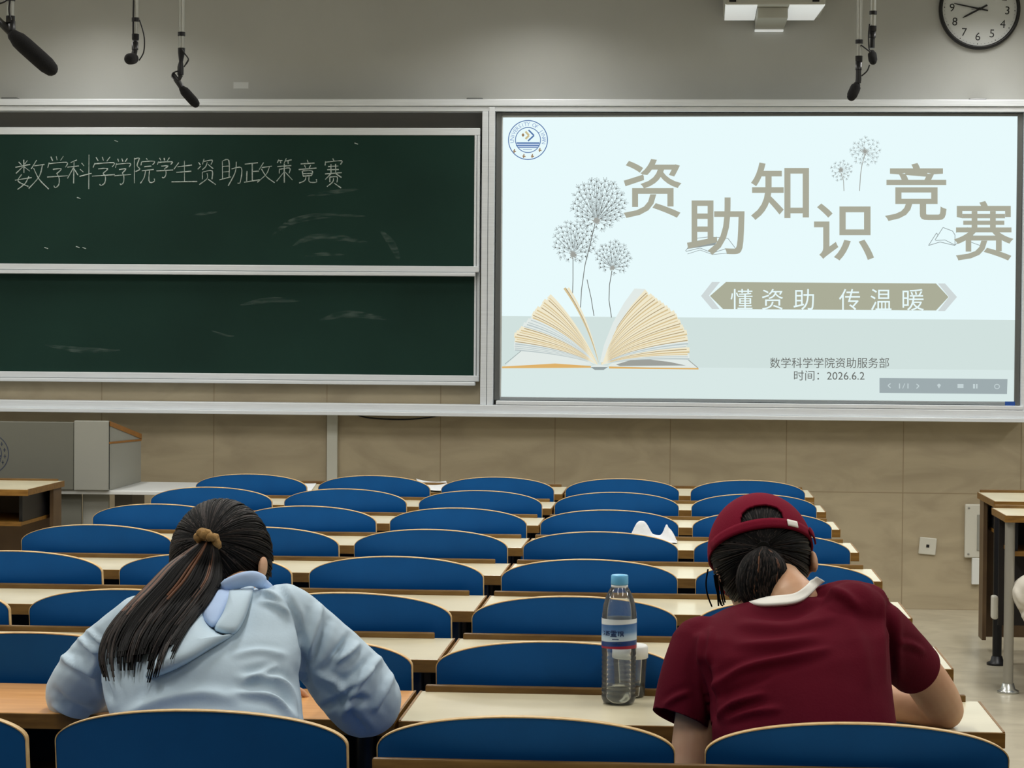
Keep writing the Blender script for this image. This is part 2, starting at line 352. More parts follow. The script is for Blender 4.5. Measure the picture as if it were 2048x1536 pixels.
# ------------------------------------------------------------------ projection board with the slide
YS = 12.80
sp0 = at(1003, 806, YS); sp1 = at(2036, 231, YS)
SX0, SX1, SZ0, SZ1 = FXM1 - 0.014, FX1 - 0.024, FZ0 + 0.09, FZ1 - 0.068
ps = thing('projection_board', 'white board at the right lit by a projected quiz slide', 'projection screen', (0, YS, SZ0))
O = Vector((0, YS, SZ0))
b = MB(); b.box(SX0, SX1, 0.002, 0.04, 0, SZ1 - SZ0); b.build('board_panel', M['white'], ps)
b = MB()
b.box(SX0, SX0 + 0.03, -0.012, 0.002, 0, SZ1 - SZ0, bev=0.002); b.box(SX1 - 0.028, SX1, -0.012, 0.002, 0, SZ1 - SZ0, bev=0.002); b.box(SX0 + 0.03, SX1 - 0.028, -0.012, 0.002, SZ1 - SZ0 - 0.016, SZ1 - SZ0, bev=0.002)
b.build('board_frame_strip', M['alu_dark'], ps)
b = MB(); b.box(SX0 + 0.03, SX1 - 0.028, -0.02, 0.002, 0, 0.018, bev=0.003); b.build('pen_tray', mat('grey_tray', (150, 156, 158), 0.4, 0.4), ps)
def S(px, py, k=0): p = at(px, py, YS - 0.0006 * (k + 1)) - O; return p
def spoly(b, pts, k=1, mi=0): b.add([S(x, y, k) for x, y in pts], [list(range(len(pts)))], mi)
def sline(b, pts, w, k=1, mi=0):                         # flat line of width w pixels
    n = len(pts)
    for i in range(n - 1):
        (x0, y0), (x1, y1) = pts[i], pts[i + 1]; l = math.hypot(x1 - x0, y1 - y0) or 1; nx, ny = -(y1 - y0) / l * w / 2, (x1 - x0) / l * w / 2
        spoly(b, [(x0 + nx, y0 + ny), (x1 + nx, y1 + ny), (x1 - nx, y1 - ny), (x0 - nx, y0 - ny)], k, mi)
EM = lambda n, c: emis('projected_' + n, c)
E = dict(top=EM('white', (232, 250, 252)), band=EM('pale_grey', (209, 225, 222)), lo=EM('pale_white', (216, 232, 230)), taupe=EM('taupe', (170, 170, 153)), banner=EM('banner_taupe', (171, 173, 152)),
         chev=EM('silver', (207, 216, 216)), grey=EM('grey', (148, 158, 158)), dk=EM('dark_grey', (104, 106, 102)), mid=EM('mid_grey', (158, 160, 154)), bar=EM('bar', (158, 171, 174)), icon=EM('icon', (196, 210, 212)),
         blue=EM('blue', (84, 118, 170)), lblue=EM('light_blue', (190, 208, 232)), sand=EM('sand', (204, 190, 146)), brown=EM('brown', (150, 120, 84)),
         pg1=EM('page_cream', (240, 232, 204)), pg2=EM('page_tan', (214, 194, 150)), pg3=EM('page_shade', (170, 150, 114)), pg4=EM('page_white', (226, 234, 230)), cover=EM('cover_orange', (222, 178, 108)), line=EM('line_grey', (188, 200, 200)))
# the lit picture: three bands
b = MB()
def grid(b, x0, x1, y0, y1, mi):
    spoly(b, [(x0, y0), (x1, y0 - 3), (x1 - 0, y1 + 6), (x0, y1)], 0, mi)
spoly(b, [(1006, 235), (2036, 231), (2033, 640), (1004, 632)], 0, 0)
spoly(b, [(1004, 632), (2033, 640), (2032, 740), (1003, 732)], 0, 1)
spoly(b, [(1003, 732), (2032, 740), (2031, 803), (1002, 797)], 0, 2)
b.build('slide_picture', [E['top'], E['band'], E['lo']], ps, fix=False)
FONT = None
def text(body, x0, x1, y0, y1, m, name, k=2, parent=None, bold=0.0):
    cu = bpy.data.curves.new(name, 'FONT'); cu.body = body; cu.size = 1.0; cu.resolution_u = 4; cu.offset = bold
    o = bpy.data.objects.new(name, cu); COL.objects.link(o)
    dg = bpy.context.evaluated_depsgraph_get(); me = bpy.data.meshes.new_from_object(o.evaluated_get(dg))
    bpy.data.objects.remove(o); bpy.data.curves.remove(cu)
    n = len(me.vertices); co = np.zeros(n * 3); me.vertices.foreach_get('co', co); co = co.reshape(-1, 3)
    if n == 0: return me
    lo, hi = co.min(0), co.max(0)
    for v in me.vertices:
        u = (v.co.x - lo[0]) / (hi[0] - lo[0]); w = (v.co.y - lo[1]) / (hi[1] - lo[1])
        v.co = S(x0 + (x1 - x0) * u, y1 + (y0 - y1) * w + (x0 + (x1 - x0) * u - 1024) * 0.0, k)
    me.materials.clear(); me.materials.append(m); me.name = name
    return link(name, me, parent or ps)
for c, x0, x1, y0, y1 in (('资', 1247, 1363, 318, 436), ('助', 1374, 1489, 395, 510), ('知', 1502, 1618, 325, 440), ('识', 1628, 1748, 407, 521), ('竞', 1770, 1893, 326, 442), ('赛', 1908, 2027, 402, 521)):
    text(c, x0, x1, y0, y1, E['taupe'], 'title_character', 3, bold=0.011)
b = MB(); spoly(b, [(1420, 592), (1452, 564), (1872, 567), (1897, 594), (1872, 621), (1446, 618)], 1); b.build('banner', E['banner'], ps, fix=False)
b = MB()
spoly(b, [(1402, 592), (1424, 564), (1440, 564), (1418, 591), (1439, 618), (1424, 618)], 1); b.build('banner_chevron', E['chev'], ps, fix=False); b = MB(); spoly(b, [(1876, 567), (1890, 567), (1914, 594), (1890, 622), (1876, 622), (1898, 594)], 1)
b.build('banner_chevron', E['chev'], ps, fix=False)
for c, x0, x1 in (('懂', 1461, 1505), ('资', 1524, 1566), ('助', 1587, 1628), ('传', 1678, 1720), ('温', 1741, 1783), ('暖', 1805, 1848)):
    o = text(c, x0, x1, 578, 619 + (x0 - 1461) * 0.006, E['top'], 'banner_character', 3)
text('数学科学学院资助服务部', 1540, 1778, 715, 736, E['dk'], 'slide_text', 2)
text('时间：2026.6.2', 1588, 1729, 741, 761, E['dk'], 'slide_text', 2)
b = MB(); spoly(b, [(1759, 756), (2015, 758), (2014, 788), (1759, 786)], 1, 0)
sline(b, [(1781, 767), (1776, 771), (1781, 776)], 2, 2, 1); sline(b, [(1833, 768), (1838, 772), (1833, 777)], 2, 2, 1)
spoly(b, [(1874, 770), (1878, 767), (1882, 770), (1878, 777)], 2, 1); spoly(b, [(1915, 768), (1927, 768), (1927, 776), (1915, 776)], 2, 1); spoly(b, [(1946, 768), (1950, 768), (1950, 777), (1946, 777)], 2, 1); spoly(b, [(1952, 768), (1955, 768), (1955, 777), (1952, 777)], 2, 1)
sline(b, [(1994 + 5 * math.cos(a * 0.52), 773 + 4.5 * math.sin(a * 0.52)) for a in range(13)], 1.6, 2, 1)
b.build('control_bar', [E['bar'], E['icon']], ps, fix=False)
text('1/1', 1798, 1817, 767, 777, E['icon'], 'control_bar_text', 3)
b = MB(); spoly(b, [(2010, 803), (2030, 803), (2030, 814), (2010, 814)], 33); b.build('blue_tab', mat('blue_tab', (28, 74, 150), 0.5), ps, fix=False)
# emblem: ring, arrows, water lines, lettering
b = MB()
def ringpx(b, cx, cy, r, w, k, mi, n=56, a0=0, a1=360):
    pts = [(cx + r * math.cos(math.radians(a0 + (a1 - a0) * i / n)), cy + r * math.sin(math.radians(a0 + (a1 - a0) * i / n))) for i in range(n + 1)]; sline(b, pts, w, k, mi)
ringpx(b, 1056, 280, 39, 1.8, 2, 0); ringpx(b, 1056, 280, 25, 1.6, 2, 0)
sline(b, [(1057, 260), (1068, 271), (1056, 282)], 3, 3, 0); sline(b, [(1051, 263), (1058, 271), (1051, 278)], 4, 3, 2); spoly(b, [(1043, 270), (1046, 266), (1049, 270), (1046, 274)], 3, 3)
for y, w, x0, x1 in ((286, 2.6, 1033, 1079), (291, 2.2, 1032, 1078), (295, 1.5, 1035, 1076), (299, 1.0, 1046, 1064)): sline(b, [(x0, y), (x1, y)], w, 3, 0)
spoly(b, [(1034, 285), (1079, 285), (1076, 296), (1036, 296)], 2, 1)
for dx, dy in ((-27, 22), (-8, 32), (9, 32), (24, 20)): sline(b, [(1056 + dx - 3, 280 + dy), (1056 + dx + 3, 280 + dy + 1)], 2, 3, 3); sline(b, [(1056 + dx, 280 + dy - 4), (1056 + dx - 1, 280 + dy + 4)], 2, 3, 3)
b.build('slide_emblem', [E['blue'], E['lblue'], E['sand'], E['brown']], ps, fix=False)
def arc_text(body, cx, cy, r, a0, a1, h, Y, m, name, parent, org):
    out = None; verts, faces = [], []
    for i, c in enumerate(body):
        if c == ' ': continue
        cu = bpy.data.curves.new('g', 'FONT'); cu.body = c; cu.resolution_u = 2; o = bpy.data.objects.new('g', cu); COL.objects.link(o)
        me = bpy.data.meshes.new_from_object(o.evaluated_get(bpy.context.evaluated_depsgraph_get())); bpy.data.objects.remove(o); bpy.data.curves.remove(cu)
        a = math.radians(a0 + (a1 - a0) * i / (len(body) - 1)); k = len(verts); xs = [v.co.x for v in me.vertices]; mid = (min(xs) + max(xs)) / 2
        for v in me.vertices:
            x, y = (v.co.x - mid) * h, v.co.y * h - h * 0.35
            X = cx + (r + y) * math.cos(a) - x * math.sin(a); Yp = cy + (r + y) * math.sin(a) + x * math.cos(a)
            verts.append(at(X, Yp, Y) - org)
        faces += [[q + k for q in p.vertices] for p in me.polygons]; bpy.data.meshes.remove(me)
    me = bpy.data.meshes.new(name); me.from_pydata([tuple(v) for v in verts], [], faces); me.materials.append(m); return link(name, me, parent)
arc_text('UNIVERSITY OF JINAN', 1056, 280, 32, 175, 368, 11, YS - 0.0018, EM('emblem_blue', (140, 166, 206)), 'emblem_lettering', ps, O)
# dandelions
b = MB(); rr = random.Random(3)
def dandelion(cx, cy, rx, ry, hx, hy, n, w, mi, core):
    for i in range(n):
        a = i * 2.39996; q = math.sqrt((i + 0.5) / n); r = q
        ex, ey = cx + rx * r * math.cos(a), cy + ry * r * math.sin(a)
        d = math.hypot(ex - hx, ey - hy)
        if d < 8: continue
        if rr.random() < 0.6:
            s = rr.uniform(0.0, 0.35); sline(b, [(hx + (ex - hx) * s, hy + (ey - hy) * s), (ex, ey)], w * 0.55, 1, 2)
        ang = math.atan2(ey - hy, ex - hx)
        for j in range(5):
            t = ang + (j - 2) * 0.5 + rr.uniform(-.15, .15); l = rr.uniform(4, 8) * rx / 50 + 1.5
            sline(b, [(ex, ey), (ex + l * math.cos(t), ey + l * math.sin(t))], w * 0.6, 1, 2)
        if rr.random() < 0.75: spoly(b, [(ex - 1.2 * w, ey), (ex, ey - 1.6 * w), (ex + 1.2 * w, ey), (ex, ey + 1.6 * w)], 2, mi)
    for j in range(14):
        t = j * 0.449; l = core * rr.uniform(0.7, 1.3); sline(b, [(hx, hy), (hx + l * math.cos(t), hy + l * math.sin(t))], w * 1.6, 2, 3)
dandelion(1197, 408, 52, 50, 1193, 441, 90, 1.3, 0, 7); dandelion(1149, 482, 42, 41, 1146, 509, 70, 1.2, 0, 7); dandelion(1227, 515, 34, 32, 1225, 536, 60, 1.1, 0, 5)
dandelion(1731, 303, 29, 28, 1730, 303, 40, 0.8, 1, 7); dandelion(1683, 341, 21, 20, 1682, 340, 28, 0.8, 1, 5)
for pts, w in (([(1190, 447), (1180, 490), (1170, 530), (1163, 580), (1161, 615)], 1.5), ([(1146, 516), (1146, 560), (1145, 590)], 1.4), ([(1224, 541), (1219, 570), (1218, 600), (1223, 635)], 1.5), ([(1174, 559), (1182, 595), (1188, 632)], 1.4)): sline(b, pts, w, 2, 0)
sline(b, [(1730, 308), (1724, 330), (1721, 350), (1719, 382)], 1.5, 2, 1); sline(b, [(1682, 346), (1687, 362), (1688, 382)], 1.4, 2, 1)
b.build('slide_dandelions', [E['dk'], E['mid'], E['grey'], E['mid']], ps, fix=False)
# open book on the slide
b = MB(); rr = random.Random(5); KB_ = [1.0]
def fan(tip, base, ctl, w, mi, seg=14):
    (bx, by), (tx, ty), (cx, cy) = base, tip, ctl; P = []; KB_[0] += 0.045; k = KB_[0]
    for i in range(seg + 1):
        t = i / seg; P.append(((1 - t) ** 2 * bx + 2 * t * (1 - t) * cx + t * t * tx, (1 - t) ** 2 * by + 2 * t * (1 - t) * cy + t * t * ty))
    L1, R1 = [], []
    for i, (x, y) in enumerate(P):
        x2, y2 = P[min(i + 1, seg)]; x1, y1 = P[max(i - 1, 0)]; l = math.hypot(x2 - x1, y2 - y1) or 1; q = w * (0.2 + 0.8 * i / seg) / 2
        L1.append((x - (y2 - y1) / l * q, y + (x2 - x1) / l * q)); R1.append((x + (y2 - y1) / l * q, y - (x2 - x1) / l * q))
    for i in range(seg): spoly(b, [L1[i], L1[i + 1], R1[i + 1], R1[i]], k, mi)
def lerp2(P, u):
    v = u * (len(P) - 1); i = min(int(v), len(P) - 2); f = v - i; return (P[i][0] + (P[i + 1][0] - P[i][0]) * f, P[i][1] + (P[i + 1][1] - P[i][1]) * f)
spoly(b, [(1008, 734), (1042, 702), (1052, 696), (1120, 700), (1160, 710), (1185, 730)], 1, 3)
LT = [(1100, 592), (1086, 604), (1074, 617), (1066, 630), (1056, 642), (1046, 652), (1034, 662), (1030, 674), (1026, 686), (1028, 696)]
for i in range(24):                                   # bottom pages first, the upright ones on top
    u = 1 - i / 23; t = lerp2(LT, u); ctl = (1150 - u * 22, 640 + u * 64); z = rr.uniform(-3, 3)
    shade = 3 if 0.38 < u < 0.55 or u > 0.86 else 0
    fan((t[0] + z, t[1]), (1195, 729), ctl, 10, shade); fan((t[0] + z + 1, t[1] + 4), (1195, 729), (ctl[0], ctl[1] + 3), 1.6 if i % 3 else 2.6, 7 if shade else (1, 2, 1)[i % 3])
fan((1129, 576), (1197, 725), (1174, 640), 5, 1); fan((1136, 576), (1197, 725), (1178, 640), 5, 0); fan((1132, 577), (1197, 725), (1176, 641), 1.6, 2)
RT = [(1292, 582), (1306, 592), (1322, 602), (1336, 614), (1348, 626), (1356, 640), (1364, 652), (1371, 664), (1373, 678), (1374, 692), (1378, 704), (1378, 714)]
spoly(b, [(1215, 732), (1240, 716), (1300, 712), (1372, 718), (1396, 737)], 1.9, 3)
for i in range(26):
    u = 1 - i / 25; t = lerp2(RT, u); ctl = (1222 + u * 44, 645 + u * 66); z = rr.uniform(-3, 3); shade = 3 if 0.72 < u < 0.84 or u > 0.93 else 0
    fan((t[0] + z, t[1]), (1203, 729), ctl, 11, shade); fan((t[0] + z, t[1] + 4), (1203, 729), (ctl[0], ctl[1] + 4), 1.7 if i % 3 else 3.0, 7 if shade else (1, 2, 1)[i % 3])
KB_[0] += 0.1
spoly(b, [(1269, 577), (1291, 578), (1262, 612), (1235, 652), (1214, 700), (1206, 724), (1200, 724), (1208, 690), (1226, 645), (1248, 606)], KB_[0], 3)
K9 = KB_[0] + 0.1
spoly(b, [(1232, 729), (1262, 720), (1300, 719), (1340, 724), (1372, 731), (1240, 732)], K9, 4); spoly(b, [(1004, 733), (1060, 730), (1110, 727), (1182, 732), (1182, 735.5), (1004, 736.5)], K9, 5); spoly(b, [(1218, 733), (1300, 735), (1397, 736), (1397, 739), (1218, 737)], K9 + 0.1, 5)
spoly(b, [(1181, 732), (1196, 729), (1216, 732), (1208, 739), (1190, 739)], K9 + 0.2, 3); spoly(b, [(1181, 734), (1216, 734), (1207, 740), (1190, 740)], K9 + 0.3, 6)
sline(b, [(1010, 728), (1042, 702)], 1, K9, 6); sline(b, [(1377, 720), (1396, 736)], 1.4, K9, 4)
b.build('slide_book', [E['pg1'], E['pg2'], E['pg3'], E['pg4'], E['mid'], E['cover'], E['grey'], E['line']], ps, fix=False)
b = MB()
sline(b, [(1371, 502), (1382, 487), (1410, 482), (1434, 478)], 1.2, 2); sline(b, [(1390, 477), (1415, 474), (1440, 475), (1456, 477), (1472, 498)], 1.2, 2); sline(b, [(1372, 503), (1400, 496), (1425, 506), (1450, 498), (1480, 505)], 1.2, 2); spoly(b, [(1374, 498), (1386, 486), (1434, 482), (1430, 490)], 2); sline(b, [(1375, 508), (1400, 500), (1425, 509), (1470, 505)], 1, 2)
sline(b, [(1857, 491), (1873, 466), (1876, 470), (1870, 480), (1886, 455), (1905, 462), (1910, 470), (1910, 491), (1880, 484), (1857, 491)], 1.3, 2); sline(b, [(1871, 481), (1890, 480), (1910, 490), (1925, 478), (1960, 491)], 1.2, 2); sline(b, [(1912, 465), (1935, 455), (1942, 462), (1950, 480)], 1.2, 2)
b.build('slide_line_books', E['grey'], ps, fix=False)

# ------------------------------------------------------------------ things on and before the wall
t = thing('wall_clock', 'round white wall clock with black rim and black hands above the board', 'clock', at(1958.5, 19, YW))
t.rotation_euler = (0, math.radians(3), 0)
MB().lathe([(0, -0.004), (0.216, -0.004), (0.219, 0.012), (0.214, 0.036), (0.206, 0.04), (0.2, 0.034), (0.198, 0.016), (0, 0.016)], (0, 0, 0), 64, axis='Y').build('rim', M['dark'], t)
MB().lathe([(0, 0.018), (0.199, 0.018)], (0, 0, 0), 64, axis='Y').build('dial', mat('clock_dial', (205, 208, 206), 0.5), t)
nb = None
for i in range(1, 13):
    cu = bpy.data.curves.new('g', 'FONT'); cu.body = str(i); cu.resolution_u = 3; o = bpy.data.objects.new('g', cu); COL.objects.link(o)
    me = bpy.data.meshes.new_from_object(o.evaluated_get(bpy.context.evaluated_depsgraph_get())); bpy.data.objects.remove(o); bpy.data.curves.remove(cu)
    xs = [v.co.x for v in me.vertices]; ys = [v.co.y for v in me.vertices]; a = math.radians(90 - 30 * i)
    for v in me.vertices:
        x = (v.co.x - (min(xs) + max(xs)) / 2) * 0.062; y = (v.co.y - (min(ys) + max(ys)) / 2) * 0.062
        v.co = (0.148 * math.cos(a) + x, -0.0195, 0.148 * math.sin(a) + y)
    me.materials.clear(); me.materials.append(M['dark']); link('numeral', me, t)
b = MB()
for i in range(60):
    a = math.radians(6 * i); r = 0.003 if i % 5 == 0 else 0.0016
    b.ball((0.188 * math.cos(a), -0.0195, 0.188 * math.sin(a)), (r, 0.001, r), 6)
b.build('minute_marks', M['dark'], t)
def hand(name, ang, l, w, y):
    a = math.radians(ang); d = Vector((math.cos(a), 0, math.sin(a))); n = Vector((-d.z, 0, d.x))
    P = [Vector((0, y, 0)) + d * q + n * s * w for q, s in ((-0.045, 1), (l * 0.8, 0.9), (l, 0.3), (l, -0.3), (l * 0.8, -0.9), (-0.045, -1))]
    MB().prism(P, (0, -0.0015, 0)).build(name, M['dark'], t)
hand('hour_hand', 90 - 30 * 7.85 - 4, 0.102, 0.005, -0.022); hand('minute_hand', 90 - 6 * 46.5 , 0.142, 0.004, -0.025)
hand('second_hand', 90 - 6 * 14 , 0.02, 0.001, -0.028)
MB().ball((0, -0.027, 0), (0.008, 0.004, 0.008), 12).build('hub', M['dark'], t)

# ultra short throw projector on its wall mount
pz = at(1545, 44, YW).z; cx = at(1546, 44, 12.6).x
t = thing('wall_projector', 'grey white short-throw projector mounted on the wall above the projection board', 'projector', (cx, YW, pz))
hw = 0.262; M['proj'] = mat('projector_grey', (176, 176, 166), 0.5)
b = MB(); b.box(-hw, hw, -0.58, -0.06, 0.012, 0.16, bev=0.012); b.build('housing', M['proj'], t)
M['glowwhite'] = mat('white_screen_glow', (236, 240, 240), 0.4, emit=0.42)  # light from the screen below is put in as emission
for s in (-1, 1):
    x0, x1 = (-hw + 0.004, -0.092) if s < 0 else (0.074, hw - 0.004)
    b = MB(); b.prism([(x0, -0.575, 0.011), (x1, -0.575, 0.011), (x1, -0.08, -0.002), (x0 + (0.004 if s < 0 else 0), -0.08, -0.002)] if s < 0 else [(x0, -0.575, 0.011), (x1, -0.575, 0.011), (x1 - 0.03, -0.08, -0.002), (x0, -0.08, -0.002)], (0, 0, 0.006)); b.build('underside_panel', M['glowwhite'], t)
b = MB(); b.box(-0.088, 0.07, -0.5, 0, -0.045, 0.012, bev=0.004); b.build('mount_arm', M['proj'], t)
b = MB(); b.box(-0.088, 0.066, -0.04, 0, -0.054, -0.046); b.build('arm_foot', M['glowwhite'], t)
for x in (-0.22, 0.21):
    b = MB(); b.box(x - 0.018, x + 0.018, -0.584, -0.575, 0.028, 0.12); b.build('vent', M['dark'], t)

# hanging microphones
def mic(label, Y, rod, joint, body, foam, foam_r, wires, rodr=0.011, face=None):
    top = at(rod[0], -10, Y); top.z = CEIL
    org = Vector((at(*joint, Y).x, Y, CEIL))
    t = thing('hanging_microphone', label, 'microphone', org, 'microphones hanging from the ceiling')
    J = at(*joint, Y) - org; R1 = at(*rod, Y) - org
    MB().lathe([(0, -0.012), (0.04, -0.012), (0.04, 0), (0, 0)], (R1.x, 0, 0), 20).build('ceiling_plate', M['steel'], t)
    b = MB(); b.tube([(R1.x, 0, 0), (R1.x, 0, R1.z)], rodr, 14); b.build('rod', M['steel'], t)
    b = MB(); b.tube([R1 + Vector((0, 0, 0.0)), R1 + Vector((0, 0, -0.02)), (R1 + J) * 0.5, J + Vector((0, 0, 0.03)), J], [rodr * 1.25, rodr * 1.2, rodr * 0.7, rodr * 1.1, rodr * 1.1], 10); b.build('swivel_joint', M['leg_black'], t); b = MB(); b.tube([R1 + Vector((0, 0, 0.06)), R1 + Vector((0, 0, 0.045))], rodr * 1.3, 12); b.build('rod_collar', M['leg_black'], t)
    b = MB()
    pts = [J] + [at(*q, Y) - org for q in body]; b.tube(pts, [0.010] + [0.011] * (len(pts) - 1), 12); b.build('microphone_body', M['dark'], t)
    f0 = at(foam[0], foam[1], Y) - org; f1 = at(foam[2], foam[3], Y + foam[4]) - org
    b = MB(); P = [f0.lerp(f1, q) for q in (0, 0.12, 0.3, 0.7, 0.9, 1.0)]; b.tube(P, [foam_r * q for q in (0.72, 0.95, 1, 1, 0.98, 0.86)], 20, round_ends=True); b.build('foam_windscreen', M['foam'], t)
    for w in wires:
        b = MB(); b.tube(crom([at(x, y, Y - 0.012) - org for x, y in w], 6), 0.0028, 6); b.build('cable', M['dark'], t)
    return t
mic('thick black foam microphone at the far left, nearest the camera, pointing down right', 7.0, (21, 32), (23, 62), [(8, 50), (-8, 36), (12, 56), (24, 68)], (28, 72, 101, 137, 0.02), 0.0265, [[(20, 0), (18, 20), (22, 40)], [(-5, 8), (8, 4), (20, -6)]])
mic('black microphone seen end-on, with a loop of cable, second from the left', 8.6, (271, 68), (270, 100), [(267, 112)], (268, 117, 258, 118, -0.06), 0.021, [[(267, 0), (266, 40), (266, 74)], [(279, 40), (286, 62), (289, 82), (287, 105), (278, 121)]])
mic('slim black microphone pointing down right, its rod before the written chalkboard', 8.8, (363, 96), (361, 150), [(357, 162), (346, 150), (352, 158), (361, 171), (365, 178)], (365, 178, 391, 207, 0.01), 0.0185, [[(363, 98), (370, 108), (377, 119), (371, 130)], [(356, 142), (346, 146), (344, 152)], [(377, 119), (368, 134)]])
mic('black microphone pointing down left, hanging lowest, above the projection board', 8.8, (1718, 112), (1717, 140), [(1717, 158), (1716, 166)], (1713, 171, 1703, 193, -0.02), 0.0195, [[(1722, 90), (1734, 99), (1741, 104)], [(1723, 152), (1734, 142), (1739, 130)]])
mic('small black microphone hanging just right of the lowest one', 9.6, (1746, 52), (1745, 76), [(1744, 96)], (1744, 106, 1746, 122, -0.02), 0.018, [[(1739, 48), (1737, 70), (1738, 96), (1742, 102)]], rodr=0.012)

# wall sockets, duct, cable
p = at(1855, 1092, YW - 0.02)
t = thing('wall_socket', 'square white socket plate hanging slightly crooked low on the tiled wall', 'socket', p); t.rotation_euler = (0, math.radians(5), 0)
b = MB(); b.box(-0.046, 0.046, -0.012, 0, -0.046, 0.046, bev=0.004); b.build('plate', M['offwhite'], t)
b = MB(); b.box(-0.008, 0.008, -0.0135, -0.012, -0.007, 0.009); b.build('hole', M['dark'], t)
p = at(1990, 1062, YW - 0.02)
t = thing('wall_box', 'grey white metal service box on the wall behind the right-hand desks', 'box', p)
b = MB(); b.box(-0.165, 0.165, -0.03, 0, -0.145, 0.145, bev=0.006); b.build('box_body', M['offwhite'], t)
b = MB(); b.box(-0.10, 0.10, -0.036, -0.03, -0.105, 0.09, bev=0.002); b.build('box_door', M['podium_light'], t)
b = MB(); b.box(-0.085, 0.085, -0.0375, -0.036, -0.09, 0.07); b.build('door_recess', M['greyplastic'], t)
b = MB(); b.box(-0.125, -0.08, -0.03, 0, -0.29, -0.146, bev=0.004); b.build('conduit', M['white'], t)
for x in (-0.145, 0.145):
    for z in (-0.125, 0.125): MB().ball((x, -0.031, z), (0.006, 0.003, 0.006), 8).build('screw', M['greyplastic'], t)
x0 = at(656, 900, YW).x; x1 = at(677, 900, YW).x
o = MB().box(x0, x1, YW - 0.05, YW - 0.0201, 0.02, FZ0 - 0.001, bev=0.004).build('cable_duct', mat('duct_white', (198, 198, 186), 0.5))
tag(o, 'white vertical cable duct on the tiled wall under the middle of the board', 'cable duct')
b = MB(); b.tube(crom([at(x, y, YW - 0.025) for x, y in ((712, 829), (740, 836), (800, 839), (850, 836), (890, 829))], 6), 0.004, 8)
tag(b.build('loose_cable', M['dark']), 'dark cable sagging just below the board, right of the white duct', 'cable')
o = MB(); p = at(482, 171, YW); o.box(p.x - 0.042, p.x + 0.042, YW - 0.0015, YW - 0.0001, p.z - 0.017, p.z + 0.018)
tag(o.build('wall_patch', mat('pale_filler', (214, 216, 214), 0.8)), 'small pale patch of filler on the grey wall above the chalkboard', 'patch')

# podium with side table
Yp = 11.6
PX1 = at(218, 900, Yp).x; PZ0 = at(150, 980, Yp).z; PZ1 = at(150, 841, Yp).z; PXm = at(149, 900, Yp).x; PX0 = PX1 - 1.25
t = thing('podium', 'grey teaching podium with brown edges and a round crest, left of the front desks', 'podium', (PX1, Yp, 0))
def pb(b, x0, x1, y0, y1, z0, z1, bev=0.004, mi=0): b.box(x0 - PX1, x1 - PX1, y0 - Yp, y1 - Yp, z0, z1, mi, bev); return b
PZb = at(283, 868, 12.3).z
side = [(0, 0, PZ0), (0, 0.70, PZ0), (0, 0.70, PZb), (0, 0.0, PZ1)]
b = MB(); b.prism([(x - 0.03, y, z) for x, y, z in side], (0.03, 0, 0)); b.build('side_panel', M['podium_light'], t)
b = MB(); b.prism([(PX0 - PX1, y, z) for x, y, z in side], (0.03, 0, 0)); b.build('side_panel', M['podium_light'], t)
b = MB(); pb(b, PXm, PX1, Yp - 0.012, Yp + 0.018, PZ0, PZ1); b.build('corner_panel', M['podium_light'], t)
b = MB(); pb(b, PX0, PXm - 0.002, Yp - 0.006, Yp + 0.018, PZ0, PZ1 - 0.008); b.build('front_panel', M['podium'], t)
b = MB(); d = Vector((PX0 - PX1, 0, 0)); b.prism([(-0.031, 0.02, PZ1 - 0.03), (-0.031, 0.7, PZb - 0.02), (-0.031, 0.7, PZb - 0.002), (-0.031, 0.02, PZ1 - 0.012)], d + Vector((0.06, 0, 0))); b.build('top_lid', M['podium_top'], t)
b = MB(); b.prism([(0.0005, 0.01, PZ1 - 0.002), (0.0005, 0.70, PZb - 0.0), (0.0005, 0.70, PZb - 0.026), (0.0005, 0.01, PZ1 - 0.026)], (0.004, 0, 0)); b.prism([(0.0005, 0.0, at(222, 884, Yp).z), (0.0005, 0.7, PZb - 0.026), (0.0005, 0.7, PZb - 0.036), (0.0005, 0.0, at(222, 888, Yp).z)], (0.003, 0, 0)); b.build('wood_edge', M['podium_wood'], t)
b = MB(); pb(b, PX0, -2.14, Yp + 0.01, 12.32, PZ0 - 0.022, PZ0 - 0.001); b.build('side_table_top', M['podium_top'], t)
b = MB(); pb(b, PX0 + 0.1, PXm + 0.02, Yp + 0.06, Yp + 0.08, 0, PZ0 - 0.025); b.build('base_panel', M['podium'], t)
b = MB(); pb(b, PXm + 0.022, PX1 - 0.02, Yp + 0.08, Yp + 0.10, 0, PZ0 - 0.025); b.build('base_panel', M['podium_light'], t)
b = MB(); pb(b, PX1 - 0.0, PX1 + 0.09, Yp + 0.12, Yp + 0.4, PZ0 - 0.10, PZ0 - 0.025); b.build('drawer_box', mat('drawer_grey', (96, 92, 84), 0.6), t)
b = MB(); pb(b, -2.2, -2.16, Yp + 0.05, Yp + 0.09, 0, PZ0 - 0.024); pb(b, -2.2, -2.16, 12.25, 12.29, 0, PZ0 - 0.024); b.build('table_leg', M['leg_grey'], t)
b = MB(); crest = M['crest'] = mat('crest_ink', (52, 60, 78), 0.6)
oP = Vector((PX1, Yp, 0))
def cr(cx, cy, r, w, n=40, mi=0):
    P = []
    for i in range(n):
        a0, a1 = 2 * math.pi * i / n, 2 * math.pi * (i + 1) / n
        b.add([at(cx + q * math.cos(a), cy + q * math.sin(a), Yp - 0.0068) - oP for q, a in ((r + w, a0), (r + w, a1), (r - w, a1), (r - w, a0))], [[0, 1, 2, 3]], mi)
cr(-23, 908, 40, 0.9); cr(-23, 908, 26, 0.8)
